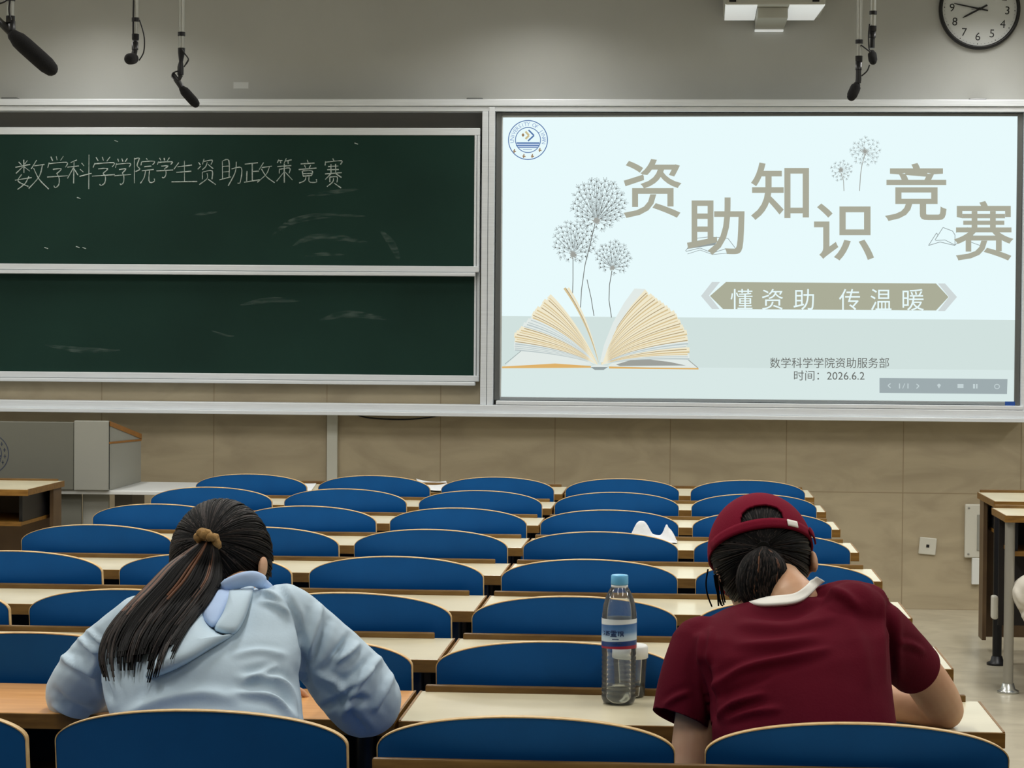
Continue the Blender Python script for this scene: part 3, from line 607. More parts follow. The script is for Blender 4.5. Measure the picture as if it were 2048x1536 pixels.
def cbox(x0, x1, y0, y1): b.add([at(x, y, Yp - 0.007) - oP for x, y in ((x0, y0), (x1, y0), (x1, y1), (x0, y1))], [[0, 1, 2, 3]], 0)
for y, w in ((912, 1.4), (917, 1.2), (922, 1.0)): cbox(-48, 2, y - w, y + w)
for i in range(16):
    a = math.radians(i * 22.5 + 8); x, y = -23 + 33 * math.cos(a), 908 + 33 * math.sin(a); cbox(x - 2.4, x + 2.4, y - 0.8, y + 0.8); cbox(x - 0.8, x + 0.8, y - 4, y + 4)
b.build('crest', crest, t, fix=False)

# ------------------------------------------------------------------ lecture chairs
ROWY = {1: 10.296, 2: 9.405, 3: 8.456, 4: 7.521, 5: 6.596, 6: 5.661, 7: 4.823, 8: 3.870}
SW, SX4 = 0.499, -0.504
def seat_proto():
    t = thing('lecture_chair', '', 'chair')
    top, hw = 0.85, SW / 2
    def prof(u):                                                  # top and bottom height at u in -1..1
        e = math.sqrt(max(0, 1 - u * u)); return top - 0.062 * (1 - e), 0.44 + 0.05 * (1 - e)
    def pos(u, z, dy): return Vector((u * hw, (top - z) * 0.16 + 0.030 * u * u + dy, z))
    us = [math.sin(math.radians(a)) for a in np.linspace(-90, 90, 37)]; nv = 12
    b = MB()
    for dy, flip in ((0, 0), (0.016, 1)):
        vs = []
        for u in us:
            zt, zb = prof(u)
            for k in range(nv): vs.append(pos(u, zb + (zt - zb) * k / (nv - 1), dy))
        fs = [[i * nv + k, (i + 1) * nv + k, (i + 1) * nv + k + 1, i * nv + k + 1] for i in range(36) for k in range(nv - 1)]
        b.add(vs, [f[::-1] for f in fs] if flip else fs, 0, True)
    b.build('backrest', M['blue'], t, fix=False)
    per = [(u, prof(u)[0]) for u in us] + [(u, prof(u)[1]) for u in us[::-1]]
    n = len(per); A, B_, C_, D_ = [], [], [], []
    for i, (u, z) in enumerate(per):
        c = Vector((u * hw * 0.995, 0, (z - 0.645) * 0.995 + 0.645)); p0 = pos(u, z, -0.001); p1 = pos(u, z, 0.017)
        out = Vector((u * hw, 0, z - 0.645)); out = out.normalized() * 0.0009
        A.append(pos(u, z, -0.001) - out * 1.2); B_.append(p0 + out); C_.append(p1 + out); D_.append(p1 - out * 1.2)
    b = MB()
    for P, Q in ((A, B_), (B_, C_), (C_, D_)): b.add(P + Q, [[i, (i + 1) % n, n + (i + 1) % n, n + i] for i in range(n)], 0, True)
    b.build('edge_band', M['ply'], t, fix=False)
    b = MB(); rings = []
    for x in np.linspace(-hw + 0.02, hw - 0.02, 9):
        rings.append([Vector((x, y, z + 0.008 * (x / hw) ** 2)) for y, z in ((0.075, 0.435), (0.15, 0.427), (0.33, 0.437), (0.42, 0.43), (0.435, 0.421), (0.42, 0.414), (0.33, 0.421), (0.15, 0.412), (0.075, 0.42))])
    b.ring_loft(rings); b.build('seat_pan', M['blue'], t)
    b = MB(); b.box(-0.03, 0.03, 0.10, 0.30, 0.385, 0.416, bev=0.004); b.tube([(0, 0.12, 0.40), (0, 0.10, 0.45), (0, 0.083, 0.5), (0, 0.062, 0.62)], 0.012, 8); b.build('bracket', M['leg_black'], t)
    b = MB(); b.tube([(0, 0.18, 0.012), (0, 0.18, 0.39)], 0.022, 12); b.build('post', M['leg_black'], t)
    b = MB(); b.box(-0.06, 0.06, 0.10, 0.26, 0, 0.012, bev=0.003); b.build('foot_plate', M['leg_black'], t)
    return t
NTH = ['', 'first', 'second', 'third', 'fourth', 'fifth', 'sixth', 'seventh', 'eighth', 'ninth']
NOTE = {(8, 3): 'blue lecture chair in the nearest row with the ponytailed person sitting on it', (8, 5): 'blue lecture chair in front of the camera, the person in maroon cap sits on it',
        (8, 4): 'empty blue lecture chair between the two writing people, bottom middle', (8, 2): 'blue lecture chair cut off at the bottom left corner', (4, 4): 'blue lecture chair with crumpled white tissue lying just beyond its top edge',
        (7, 4): 'empty blue lecture chair right behind the water bottle', (7, 3): "blue lecture chair showing beyond the ponytailed person's right sleeve", (7, 2): "blue lecture chair beside the ponytailed person's left arm, with dark spots",
        (1, 1): 'blue lecture chair in the foremost row, nearest the podium', (1, 5): 'blue lecture chair at the right end of the foremost row'}
proto = None
for k in range(1, 9):
    for c in range(1, 6):
        if (k, c) in ((7, 1), (8, 1)): continue
        if proto is None: proto = seat_proto(); o = proto
        else: o = copy_tree(proto)
        o.location = (SX4 + (c - 4) * 0.55 + SW / 2, ROWY[k], 0)
        lab = NOTE.get((k, c), f'blue plywood-edged lecture chair, {NTH[6 - c] + " from" if c < 5 else "at"} the right aisle end, {NTH[k]} row from the wall')
        tag(o, lab, 'chair', 'lecture chairs of the middle block')
for k, (x, y, lab) in enumerate(((1.50, 10.27, 'blue lecture chair at the right edge of the photo, in the right block'), (1.50, 9.35, 'blue chair of the right block under the person with white trousers'))):
    o = copy_tree(proto); o.location = (x + SW / 2, y, 0); tag(o, lab, 'chair', 'lecture chairs of the right block')

# ------------------------------------------------------------------ desks
M['dark_panel'] = mat('gap_shade_dark', (34, 30, 28), 0.7)
def desk(label, x0, x1, y0, y1, top=0.745, lip=True, surf='laminate', panel=False, group='continuous desks', liph=0.014, legm='leg_black', legs=(0, 1), lx0=0.0, lx1=0.0, legin=0.06):
    t = thing('lecture_desk', label, 'desk', ((x0 + x1) / 2, y0, 0), group)
    hx = (x1 - x0) / 2; D = y1 - y0
    b = MB(); b.box(-hx + 0.004, hx - 0.004, 0.004, D, top - 0.026, top, bev=0.001); b.build('tabletop', M[surf], t)
    b = MB(); b.box(-hx, hx, 0, 0.0055, top - 0.030, top - 0.0008, bev=0.001); b.box(-hx, -hx + 0.0045, 0.005, D, top - 0.028, top + 0.0006); b.box(hx - 0.0045, hx, 0.005, D, top - 0.028, top + 0.0006)
    b.build('edge_band', M['edge_wood'], t)
    if lip:
        b = MB(); b.box(-hx + 0.012 + lx0, hx - 0.03 - lx1, D - 0.012, D + 0.004, top - 0.02, top + liph, bev=0.003); b.build('rear_lip', M['lip_wood'], t)
    b = MB(); b.box(-hx + 0.05, hx - 0.05, 0.07, D - 0.03, 0.572, 0.588, 0); b.box(-hx + 0.05, hx - 0.05, 0.062, 0.0699, 0.570, 0.59, 0); b.build('book_shelf', M['edge_wood'], t)
    for x in np.linspace(-hx + 0.06, hx - 0.06, max(2, int(hx * 2 / 0.8) + 1)): b = MB(); b.box(x - 0.008, x + 0.008, 0.09, D - 0.04, 0.589, top - 0.027); b.build('shelf_divider', M['leg_black'], t)
    if not panel: b = MB(); b.box(-hx + 0.03, hx - 0.03, D - 0.028, D - 0.018, 0.24, top - 0.027); b.build('gap_shade_panel', M['dark_panel'], t)  # dark sheet added so the gaps below the desktops look shaded
    for s in legs:
        x = (-hx + legin, hx - legin)[s]
        b = MB(); b.tube([(x, 0.045, 0.01), (x, 0.045, top - 0.027)], 0.021, 16); l = b.build('leg', M[legm], t)
        b = MB(); b.lathe([(0, 0), (0.046, 0), (0.046, 0.010), (0.03, 0.018), (0.024, 0.04), (0, 0.04)], (x, 0.045, 0), 20); b.build('foot_flange', M['steel' if legm == 'leg_grey' else 'leg_black'], l)
    if panel:
        b = MB(); b.box(-hx + 0.012, hx - 0.012, D - 0.03, D - 0.012, 0.06, top - 0.027); b.build('modesty_panel', M['panel_wood'], t)
        for s in (-1, 1):
            b = MB(); b.box(s * (hx - 0.02) - 0.009, s * (hx - 0.02) + 0.009, D - 0.16, D - 0.031, 0.06, top - 0.027); b.build('panel_end', M['panel_wood'], t)
    return t
DL0, DL1, DR0, DR1 = -2.235, -0.540, -0.532, 0.612
for k in range(1, 10):
    if k == 1: y1, y0 = 11.30, 10.80
    else: y1 = ROWY[k - 1] - 0.006; y0 = y1 - 0.375
    kw = dict(panel=(k == 1))
    wh = {1: 'foremost', 9: 'nearest'}.get(k, NTH[k])
    if k == 9:
        desk('cream lecture desk of the photographer\'s row, only its brown lip showing at the bottom', DR0 + 0.015, DR1, y0, y1, top=0.758, liph=0.022); continue
    if k == 8:
        desk('orange wood-grain desk without a lip, under the ponytailed person\'s arms', DL0, DL1, y0, y1, lip=False, surf='laminate_orange', top=0.745)
        desk('cream desk with brown edges carrying the water bottle and the jar', DR0, DR1, y0, y1); continue
    desk(f'cream desk with brown edges, left part of the {wh} desk row from the wall', DL0, DL1, y0, y1, lx1=0.02 if k > 4 else 0, **kw)
    desk(f'cream desk with brown edges, right part of the {wh} desk row from the wall', DR0, DR1, y0, y1, **kw)
desk('cream front desk of the left block, open shelf below, before the podium', -5.4, -3.0, 10.64, 11.28, top=0.745, panel=True, group='front desks of the side blocks', legs=(), liph=0.01)
desk('cream front desk of the right block with brown panel and black leg', 1.41, 4.2, 10.70, 11.30, panel=True, group='front desks of the side blocks', legm='leg_black', legs=(0,), legin=0.028)
desk('cream second desk of the right block on a grey tube leg', 1.345, 4.2, 9.86, 10.28, group='front desks of the side blocks', legm='leg_grey', legs=(0,), legin=0.028)
p = at(1986, 1212, 10.2)
o = MB().box(p.x - 0.012, p.x + 0.014, 10.13, 10.19, p.z - 0.05, p.z + 0.05, bev=0.008).build('desk_socket', M['offwhite'])
tag(o, 'small off-white plastic box beside the grey leg of the right-hand desk', 'box')

# ------------------------------------------------------------------ small things on the desks
def sheet(name, label, pts, z, cat='paper', curl=0.0, group=None):
    P = [onz(x, y, z) for x, y in pts]; c = sum(P, Vector()) / len(P); n = 10; b = MB(); g = []
    for i in range(n + 1):
        for j in range(n + 1):
            u, v = i / n, j / n; q = P[0].lerp(P[1], u).lerp(P[3].lerp(P[2], u), v)
            q.z += 0.0012 + curl * ((2 * u - 1) ** 2 * 0.5 + 0.4 * (v ** 2)) + 0.0015 * noise.noise(q * 9); g.append(q - c)
    n1 = n + 1; h = len(g); f = [[i * n1 + j, i * n1 + j + 1, (i + 1) * n1 + j + 1, (i + 1) * n1 + j] for i in range(n) for j in range(n)]
    b.add(g, f, 0, True); b.add([q - Vector((0, 0, 0.0008)) for q in g], [q[::-1] for q in f], 0, True)
    return tag(b.build(name, M['paper'], None, c), label, cat, group)
sheet('paper_sheet', 'white paper on the foremost desk, in the leftmost gap between chairs', [(596, 966), (634, 966), (622, 984), (584, 984)], 0.745, curl=0.004, group='papers on the foremost desk')
sheet('paper_sheet', 'white paper on the foremost desk with a raised edge, in the second gap between chairs', [(832, 962), (892, 966), (900, 986), (846, 984)], 0.745, curl=0.02, group='papers on the foremost desk')
# crumpled tissue
tp = onz(1306, 1074, 0.745); b = MB(); g = []; n = 40
def tis(u, v):
    hgt = 0.022 + 0.050 * math.exp(-abs((u + 0.45) / 0.36) ** 3) + 0.040 * math.exp(-abs((u - 0.58) / (0.14 if u < 0.58 else 0.34)) ** 2) * (1 if u < 0.62 else 0.8)
    return hgt * math.exp(-(v / 0.55) ** 2) * (1 - u ** 8) + 0.006 * abs(noise.noise(Vector((u * 3, v * 3, 1)))) + 0.002
for i in range(n + 1):
    for j in range(n + 1):
        u, v = -1 + 2 * i / n, -1 + 2 * j / n
        g.append(Vector((u * 0.088, v * 0.05 + 0.008 * noise.noise(Vector((u * 2, v * 2, 5))), tis(u, v))))
n1 = n + 1; f = [[i * n1 + j, (i + 1) * n1 + j, (i + 1) * n1 + j + 1, i * n1 + j + 1] for i in range(n) for j in range(n)]
b.add(g, f, 0, True); b.add([q - Vector((0, 0, 0.001)) for q in g], [q[::-1] for q in f], 0, True)
tag(b.build('crumpled_tissue', mat('tissue_white', (206, 208, 210), 0.9, bump=0.8, bscale=40), None, Vector((tp.x, ROWY[3] - 0.10, 0.746))), 'crumpled white tissue on the desk behind the fourth-row chair', 'tissue')
# water bottle
def thin(name, rgb, ior):                               # thin clear plastic: lets light through straight, mirrors a little at grazing angles
    m = bpy.data.materials.new(name); m.use_nodes = True; N = m.node_tree.nodes; L = m.node_tree.links; N.remove(N['Principled BSDF'])
    tr = N.new('ShaderNodeBsdfTransparent'); tr.inputs[0].default_value = lin(rgb); gl = N.new('ShaderNodeBsdfGlossy'); gl.inputs['Roughness'].default_value = 0.06
    fr_ = N.new('ShaderNodeFresnel'); fr_.inputs[0].default_value = ior; mx = N.new('ShaderNodeMixShader'); L.new(fr_.outputs[0], mx.inputs[0]); L.new(tr.outputs[0], mx.inputs[1]); L.new(gl.outputs[0], mx.inputs[2])
    df = N.new('ShaderNodeBsdfTranslucent'); df.inputs[0].default_value = (0.9, 0.92, 0.95, 1); d2 = N.new('ShaderNodeBsdfDiffuse'); d2.inputs[0].default_value = (0.85, 0.88, 0.9, 1)
    ad = N.new('ShaderNodeMixShader'); ad.inputs[0].default_value = 0.5; L.new(df.outputs[0], ad.inputs[1]); L.new(d2.outputs[0], ad.inputs[2])
    m2 = N.new('ShaderNodeMixShader'); m2.inputs[0].default_value = 0.03; L.new(mx.outputs[0], m2.inputs[1]); L.new(ad.outputs[0], m2.inputs[2])
    L.new(m2.outputs[0], N['Material Output'].inputs[0]); return m
M['pet'] = thin('clear_plastic', (251, 253, 254), 1.4)
M['water'] = mat('water', (252, 254, 254), 0.0, trans=1.0, ior=1.15)
M['cap'] = mat('sky_blue_cap', (104, 182, 224), 0.4)
bp = onz(1237, 1404, 0.745); bp = Vector((bp.x, 4.70, 0.7455))
bp.x = at(1238, 1300, 4.70).x
t = thing('water_bottle', 'clear plastic water bottle with light blue cap and blue label, standing on the desk', 'bottle', bp)
prof = [(0.0, 0.004), (0.018, 0.003), (0.024, 0.0), (0.031, 0.003), (0.0345, 0.012)]
for i in range(9):
    h = 0.018 + i * 0.0095; prof += [(0.0345, h), (0.0332, h + 0.003), (0.0345, h + 0.006)]
prof += [(0.0348, 0.108), (0.0348, 0.165), (0.0345, 0.178), (0.0325, 0.196), (0.0275, 0.214), (0.0205, 0.228), (0.0155, 0.236), (0.0145, 0.240), (0.0145, 0.254)]
b = MB(); b.lathe(prof, (0, 0, 0), 48); b.lathe([(r - 0.0008 if r > 0.001 else 0, h + 0.0008) for r, h in prof][::-1], (0, 0, 0), 48); b.build('bottle_body', M['pet'], t, fix=False)
b = MB(); b.lathe([(0, 0.0055), (0.023, 0.0045), (0.0325, 0.010), (0.0328, 0.036), (0, 0.036)], (0, 0, 0), 48); b.build('water', M['water'], t)
b = MB(); b.lathe([(0, 0.2585), (0.0155, 0.2585), (0.0172, 0.2565), (0.0174, 0.241), (0.0165, 0.2385), (0.0146, 0.2385)], (0, 0, 0), 40); b.build('cap', M['cap'], t)
b = MB(); b.lathe([(0.0152, 0.233), (0.0168, 0.234), (0.0168, 0.238), (0.0150, 0.238)], (0, 0, 0), 40); b.build('neck_ring', M['white'], t)
lb = bpy.data.materials.new('bottle_label'); lb.use_nodes = True; N = lb.node_tree.nodes; L = lb.node_tree.links; pr = N['Principled BSDF']; pr.inputs['Roughness'].default_value = 0.35
tc = N.new('ShaderNodeTexCoord'); sp = N.new('ShaderNodeSeparateXYZ'); L.new(tc.outputs['Object'], sp.inputs[0])
wv = N.new('ShaderNodeMath'); wv.operation = 'MULTIPLY_ADD'; L.new(sp.outputs['X'], wv.inputs[0]); wv.inputs[1].default_value = -0.05; L.new(sp.outputs['Z'], wv.inputs[2])
mr = N.new('ShaderNodeMapRange'); mr.inputs[1].default_value = 0.1135; mr.inputs[2].default_value = 0.1715; L.new(wv.outputs[0], mr.inputs[0])
rp = N.new('ShaderNodeValToRGB'); L.new(mr.outputs[0], rp.inputs[0]); cr_ = rp.color_ramp
cr_.elements[0].position = 0.0; cr_.elements[0].color = lin((150, 34, 56)); cr_.elements[1].position = 1.0; cr_.elements[1].color = lin((214, 222, 226))
for p_, c_ in ((0.07, (150, 34, 56)), (0.10, (24, 58, 120)), (0.24, (24, 58, 120)), (0.27, (196, 214, 226)), (0.40, (178, 202, 222)), (0.55, (96, 138, 186)), (0.82, (58, 104, 160)), (0.85, (220, 228, 230))):
    e_ = cr_.elements.new(p_); e_.color = lin(c_)
L.new(rp.outputs[0], pr.inputs['Base Color'])
b = MB(); b.lathe([(0.0353, 0.113), (0.0353, 0.172)], (0, 0, 0), 48); lo_ = b.build('label', lb, t, fix=False)
b = MB()
def lab(st, x0, x1, z0, z1, r=0.0007):
    for s_ in st.split('|'):
        P = []
        for q in s_.split():
            u, v = (float(w) for w in q.split(',')); x = x0 + (x1 - x0) * u / 100; P.append(Vector((x, -math.sqrt(max(0, 0.0356 ** 2 - x * x)), z1 + (z0 - z1) * v / 100)))
        b.tube(P, r, 6)
lab('0,20 20,35|0,90 22,60|35,15 100,15|50,15 45,90|70,15 72,60 100,60|40,50 70,48|30,92 98,88', -0.030, -0.018, 0.1395, 0.1495, 0.0010)
lab('10,0 90,0|50,0 50,50|0,25 100,25|20,55 80,55 80,95 20,95 20,55|20,75 80,75|0,100 100,100', -0.0165, -0.004, 0.1385, 0.1495, 0.0010)
lab('0,10 40,10|20,0 20,90|50,5 95,5 95,40 50,40 50,5|60,55 55,100|80,50 100,95|50,70 100,68', -0.0025, 0.0095, 0.1385, 0.149, 0.0010)
lab('0,50 100,50', -0.013, 0.0, 0.1315, 0.1335, 0.0008); lab('0,50 35,50|50,50 100,50|60,20 90,20', -0.012, 0.006, 0.1225, 0.1265, 0.0008)
b.build('label_lettering', mat('label_ink', (20, 52, 100), 0.5), lo_)
# jar behind the bottle
jp = Vector((at(1260, 1340, 4.795).x, 4.795, 0.7455))
t = thing('plastic_jar', 'clear plastic jar with white lid behind the water bottle', 'jar', jp)
M['jar'] = thin('jar_plastic', (249, 250, 249), 1.4)
prof = [(0, 0.002), (0.028, 0.0), (0.031, 0.004), (0.0325, 0.05), (0.0345, 0.074), (0.0345, 0.08)]
b = MB(); b.lathe(prof, (0, 0, 0), 40); b.lathe([(max(0, r - 0.001), h + 0.001) for r, h in prof][::-1], (0, 0, 0), 40); b.build('jar_body', M['jar'], t, fix=False)
b = MB(); b.lathe([(0, 0.003), (0.0295, 0.004), (0.031, 0.03), (0, 0.03)], (0, 0, 0), 40); b.build('jar_drink', mat('pale_tea', (246, 238, 222), 0.02, trans=1.0, ior=1.25), t)
b = MB(); b.lathe([(0, 0.106), (0.033, 0.106), (0.0365, 0.102), (0.0368, 0.08), (0.035, 0.079)], (0, 0, 0), 40); b.build('lid', M['white'], t)

# ------------------------------------------------------------------ people
M['skin'] = mat('skin', (202, 160, 126), 0.5, sss=0.12, var=0.10, vscale=14, rgb2=(192, 144, 112))
M['hair'] = mat('black_hair', (8, 7, 7), 0.55, spec=0.13, var=0.4, vscale=30)
M['hair_brown'] = mat('brown_hair', (98, 62, 40), 0.45, spec=0.3)
M['hair_mid'] = mat('dark_brown_hair', (34, 24, 19), 0.5, spec=0.25)
M['jacket'] = mat('pale_blue_jacket', (193, 213, 227), 0.7, spec=0.2, var=0.05, vscale=6, bump=0.10, bscale=90)
M['jacket_in'] = mat('pale_blue_lining', (176, 200, 236), 0.7, bump=0.1, bscale=120)
M['jacket_seam'] = mat('jacket_seam', (206, 220, 232), 0.7)
M['maroon'] = mat('maroon_cotton', (90, 16, 33), 0.85, spec=0.08, var=0.10, vscale=7, bump=0.10, bscale=200)
M['maroon_cap'] = mat('maroon_cap_twill', (118, 22, 44), 0.85, spec=0.08, var=0.08, vscale=9, bump=0.15, bscale=300)
M['collar'] = mat('white_collar', (232, 230, 222), 0.8)
M['denim'] = mat('dark_trousers', (46, 52, 66), 0.85, bump=0.2, bscale=150)
M['beige'] = mat('pale_trousers', (214, 208, 194), 0.8, var=0.06, vscale=8, bump=0.1, bscale=120)
M['white_shirt'] = mat('white_shirt', (222, 222, 216), 0.8, bump=0.1, bscale=100)
M['shoe'] = mat('grey_white_shoe', (200, 200, 198), 0.6)
M['scrunchie'] = mat('gold_brown_scrunchie', (176, 138, 84), 0.9, var=0.5, vscale=90, bump=0.6, bscale=160)

def fuse(mb, name, mats, parent, voxel=0.006, smooth=6, factor=0.5, cuts=(), creases=None, post=None, amp_k=1.3, fine=1.0):
    """One continuous surface from overlapping closed shapes."""
    me = mb.mesh(name + '_raw', []); bm = bmesh.new(); bm.from_mesh(me); bmesh.ops.recalc_face_normals(bm, faces=list(bm.faces)); bm.to_mesh(me); bm.free()
    o = bpy.data.objects.new('tmp', me); COL.objects.link(o)
    r = o.modifiers.new('r', 'REMESH'); r.mode = 'VOXEL'; r.voxel_size = voxel; r.use_smooth_shade = True
    s = o.modifiers.new('s', 'SMOOTH'); s.factor = factor; s.iterations = smooth
    dg = bpy.context.evaluated_depsgraph_get(); out = bpy.data.meshes.new_from_object(o.evaluated_get(dg)); out.name = name
    bpy.data.objects.remove(o); bpy.data.meshes.remove(me)
    if creases: displace(out, creases, amp_k, fine)
    if post: post(out)
    if cuts:
        bm = bmesh.new(); bm.from_mesh(out)
        for c, n, rad in cuts:
            c = Vector(c); n = Vector(n).normalized()
            near = [f for f in bm.faces if (f.calc_center_median() - c).length < rad]
            g = set(near)
            for f in near: g.update(f.edges); g.update(f.verts)
            bmesh.ops.bisect_plane(bm, geom=list(g), plane_co=c, plane_no=n, clear_outer=True)
        bm.to_mesh(out); bm.free()
    out.materials.clear()
    for m in (mats if isinstance(mats, (list, tuple)) else [mats]): out.materials.append(m)
    out.polygons.foreach_set('use_smooth', [True] * len(out.polygons))
    return link(name, out, parent)
def displace(me, creases, amp_k=1.3, fine=1.0):
    """Cloth folds: ridges (+) and grooves (-) along polylines lying on the side of the cloth that faces the room's back."""
    n = len(me.vertices); co = np.zeros(n * 3); me.vertices.foreach_get('co', co); co = co.reshape(-1, 3)
    no = np.zeros(n * 3); me.vertices.foreach_get('normal', no); no = no.reshape(-1, 3)
    px = pix_np(co); view = np.array(CAMP) - co; view /= np.linalg.norm(view, axis=1)[:, None]
    face = np.clip((no * view).sum(1) * 2 + 0.2, 0, 1); d = np.zeros(n)
    for pts, amp, w in creases:
        P = [Vector((x, y, 0)) for x, y in pts]; P = crom(P, 5); best = np.full(n, 1e9); tt = np.zeros(n); k = len(P) - 1
        for i in range(k):
            a = np.array(P[i][:2]); b = np.array(P[i + 1][:2]); ab = b - a; t = np.clip(((px - a) @ ab) / max(ab @ ab, 1e-9), 0, 1)
            q = np.hypot(*(px - a - t[:, None] * ab).T); u = q < best; best[u] = q[u]; tt[u] = (i + t[u]) / k
        env = np.clip(np.sin(np.pi * np.clip(tt * 0.9 + 0.08, 0, 1)), 0, 1) ** 0.7
        g = np.exp(-(best / w) ** 2) - 0.35 * np.exp(-((best - 2 * w) / (1.3 * w)) ** 2)
        d += amp_k * amp * g * env
    rnd = np.array([noise.noise(Vector(p) * 9) * 0.0018 + noise.noise(Vector(p) * 22) * 0.0008 for p in co])
    co = co + no * (d * face + rnd * fine)[:, None]; me.vertices.foreach_set('co', co.ravel()); me.update()

def levels(mb, rows, n=32):
    """Torso from cross-sections (pixel row, left, right, depth of centre, half depth)."""
    P, R = [], []
    for y, xl, xr, Y, hd in rows:
        a, b = at(xl, y, Y), at(xr, y, Y); P.append((a + b) / 2); R.append(((b - a).length / 2, hd, (b - a).normalized()))
    rings = []
    for i, p in enumerate(P):
        t = (P[min(i + 1, len(P) - 1)] - P[max(i - 1, 0)]).normalized(); u = R[i][2]; w = Vector((0, 1, 0)); w = (w - w.dot(u) * u).normalized(); ring = []
        for j in range(n):
            a = 2 * math.pi * j / n; c, s = math.cos(a), math.sin(a)
            ring.append(p + u * R[i][0] * math.copysign(abs(c) ** 0.85, c) + w * R[i][1] * math.copysign(abs(s) ** 0.85, s))
        rings.append(ring)
    mb.ring_loft(rings); return P
def limb(mb, pts, rad, n=18): mb.tube(crom(pts, 4), list(np.interp(np.linspace(0, len(pts) - 1, (len(pts) - 1) * 4 + 1), range(len(pts)), rad)), n, round_ends=True)
def hand_mesh(mb, wrist, d, pn, s=1.0, curl=0.5, thumb=1, spread=0.12):
    """Palm, four bent fingers of different length and a thumb leaving the side of the palm."""
    d = Vector(d).normalized(); pn = Vector(pn); pn = (pn - pn.dot(d) * d).normalized(); sd = d.cross(pn)
    W = Vector(wrist)
    mb.tube([W - d * 0.01, W + d * 0.02 * s, W + d * 0.05 * s, W + d * 0.083 * s], [(0.024 * s, 0.017 * s), (0.032 * s, 0.016 * s), (0.038 * s, 0.014 * s), (0.037 * s, 0.011 * s)], 16, side=sd, round_ends=True)
    for i, (off, l) in enumerate(((-0.029, 0.058), (-0.010, 0.070), (0.0095, 0.066), (0.0285, 0.051))):
        a = spread * (i - 1.5); p = W + d * (0.08 - abs(i - 1.3) * 0.003) * s + sd * off * s; dirn = (d * math.cos(a) + sd * math.sin(a)).normalized(); pts = [p]; c = 0.15
        for seg in (0.45, 0.32, 0.27):
            c += curl * 0.55; v = dirn * math.cos(c) - pn * math.sin(c); p = p + v * l * s * seg * 1.05; pts.append(p)
        mb.tube(pts, [0.0090 * s, 0.0086 * s, 0.0080 * s, 0.0068 * s], 10, round_ends=True)
    p = W + d * 0.022 * s - sd * thumb * 0.026 * s; v = (d * 0.75 - sd * thumb * 0.62 - pn * 0.25).normalized(); v2 = (d * 0.95 - sd * thumb * 0.15 - pn * 0.35).normalized()
    mb.tube([p, p + v * 0.032 * s, p + v * 0.032 * s + v2 * 0.028 * s, p + v * 0.032 * s + v2 * 0.05 * s], [0.0125 * s, 0.0105 * s, 0.0096 * s, 0.0075 * s], 10, round_ends=True)
class Head:
    def __init__(s, c, pitch, yaw, roll):
        s.c = Vector(c); s.M = (Matrix.Rotation(math.radians(-yaw), 3, 'Z') @ Matrix.Rotation(math.radians(-pitch), 3, 'X') @ Matrix.Rotation(math.radians(roll), 3, 'Y'))
        s.r, s.f, s.u = (s.M @ Vector(v) for v in ((1, 0, 0), (0, 1, 0), (0, 0, 1)))
    def p(s, x, y, z): return s.c + s.M @ Vector((x, y, z))
    def shapes(s, mb):
        mb.ball(s.p(0.093, -0.030, -0.018), (0.008, 0.016, 0.023), 14, Mx=s.M)
        mb.ball(s.p(0, -0.008, 0.022), (0.076, 0.096, 0.092), 24, Mx=s.M); mb.ball(s.p(0, 0.022, -0.03), (0.064, 0.07, 0.082), 20, Mx=s.M)
        mb.ball(s.p(0, 0.05, -0.078), (0.038, 0.038, 0.034), 16, Mx=s.M)
        mb.tube([s.p(0, 0.088, 0.008), s.p(0, 0.097, -0.02), s.p(0, 0.104, -0.036)], [0.007, 0.009, 0.012], 10, round_ends=True)
        mb.tube([s.p(-0.02, 0.085, -0.062), s.p(0, 0.091, -0.061), s.p(0.02, 0.085, -0.062)], [0.005, 0.008, 0.005], 8, round_ends=True)
        for q in (-1, 1):
            mb.ball(s.p(q * 0.032, 0.078, 0.012), (0.018, 0.012, 0.008), 10, Mx=s.M)
            E_ = s.M @ Matrix.Rotation(q * 0.35, 3, 'Z'); mb.ball(s.p(q * 0.079, -0.008, -0.012), (0.008, 0.018, 0.031), 14, Mx=E_); mb.ball(s.p(q * 0.083, -0.016, 0.004), (0.007, 0.010, 0.018), 10, Mx=E_)
    def face(s, parent):
        for q in (-1, 1):
            b = MB(); b.ball(s.p(q * 0.031, 0.0795, -0.004), (0.013, 0.008, 0.0045), 12, Mx=s.M); b.build('eye', M['hair'], parent)
            b = MB(); b.tube([s.p(q * 0.016, 0.092, 0.02), s.p(q * 0.032, 0.09, 0.026), s.p(q * 0.048, 0.078, 0.021)], [0.0025, 0.003, 0.0015], 6); b.build('eyebrow', M['hair'], parent)
        b = MB(); b.tube([s.p(-0.021, 0.087, -0.0625), s.p(0, 0.0945, -0.062), s.p(0.021, 0.087, -0.0625)], [0.003, 0.0058, 0.003], 8, round_ends=True); b.build('lips', mat('lips', (170, 92, 88), 0.5), parent)
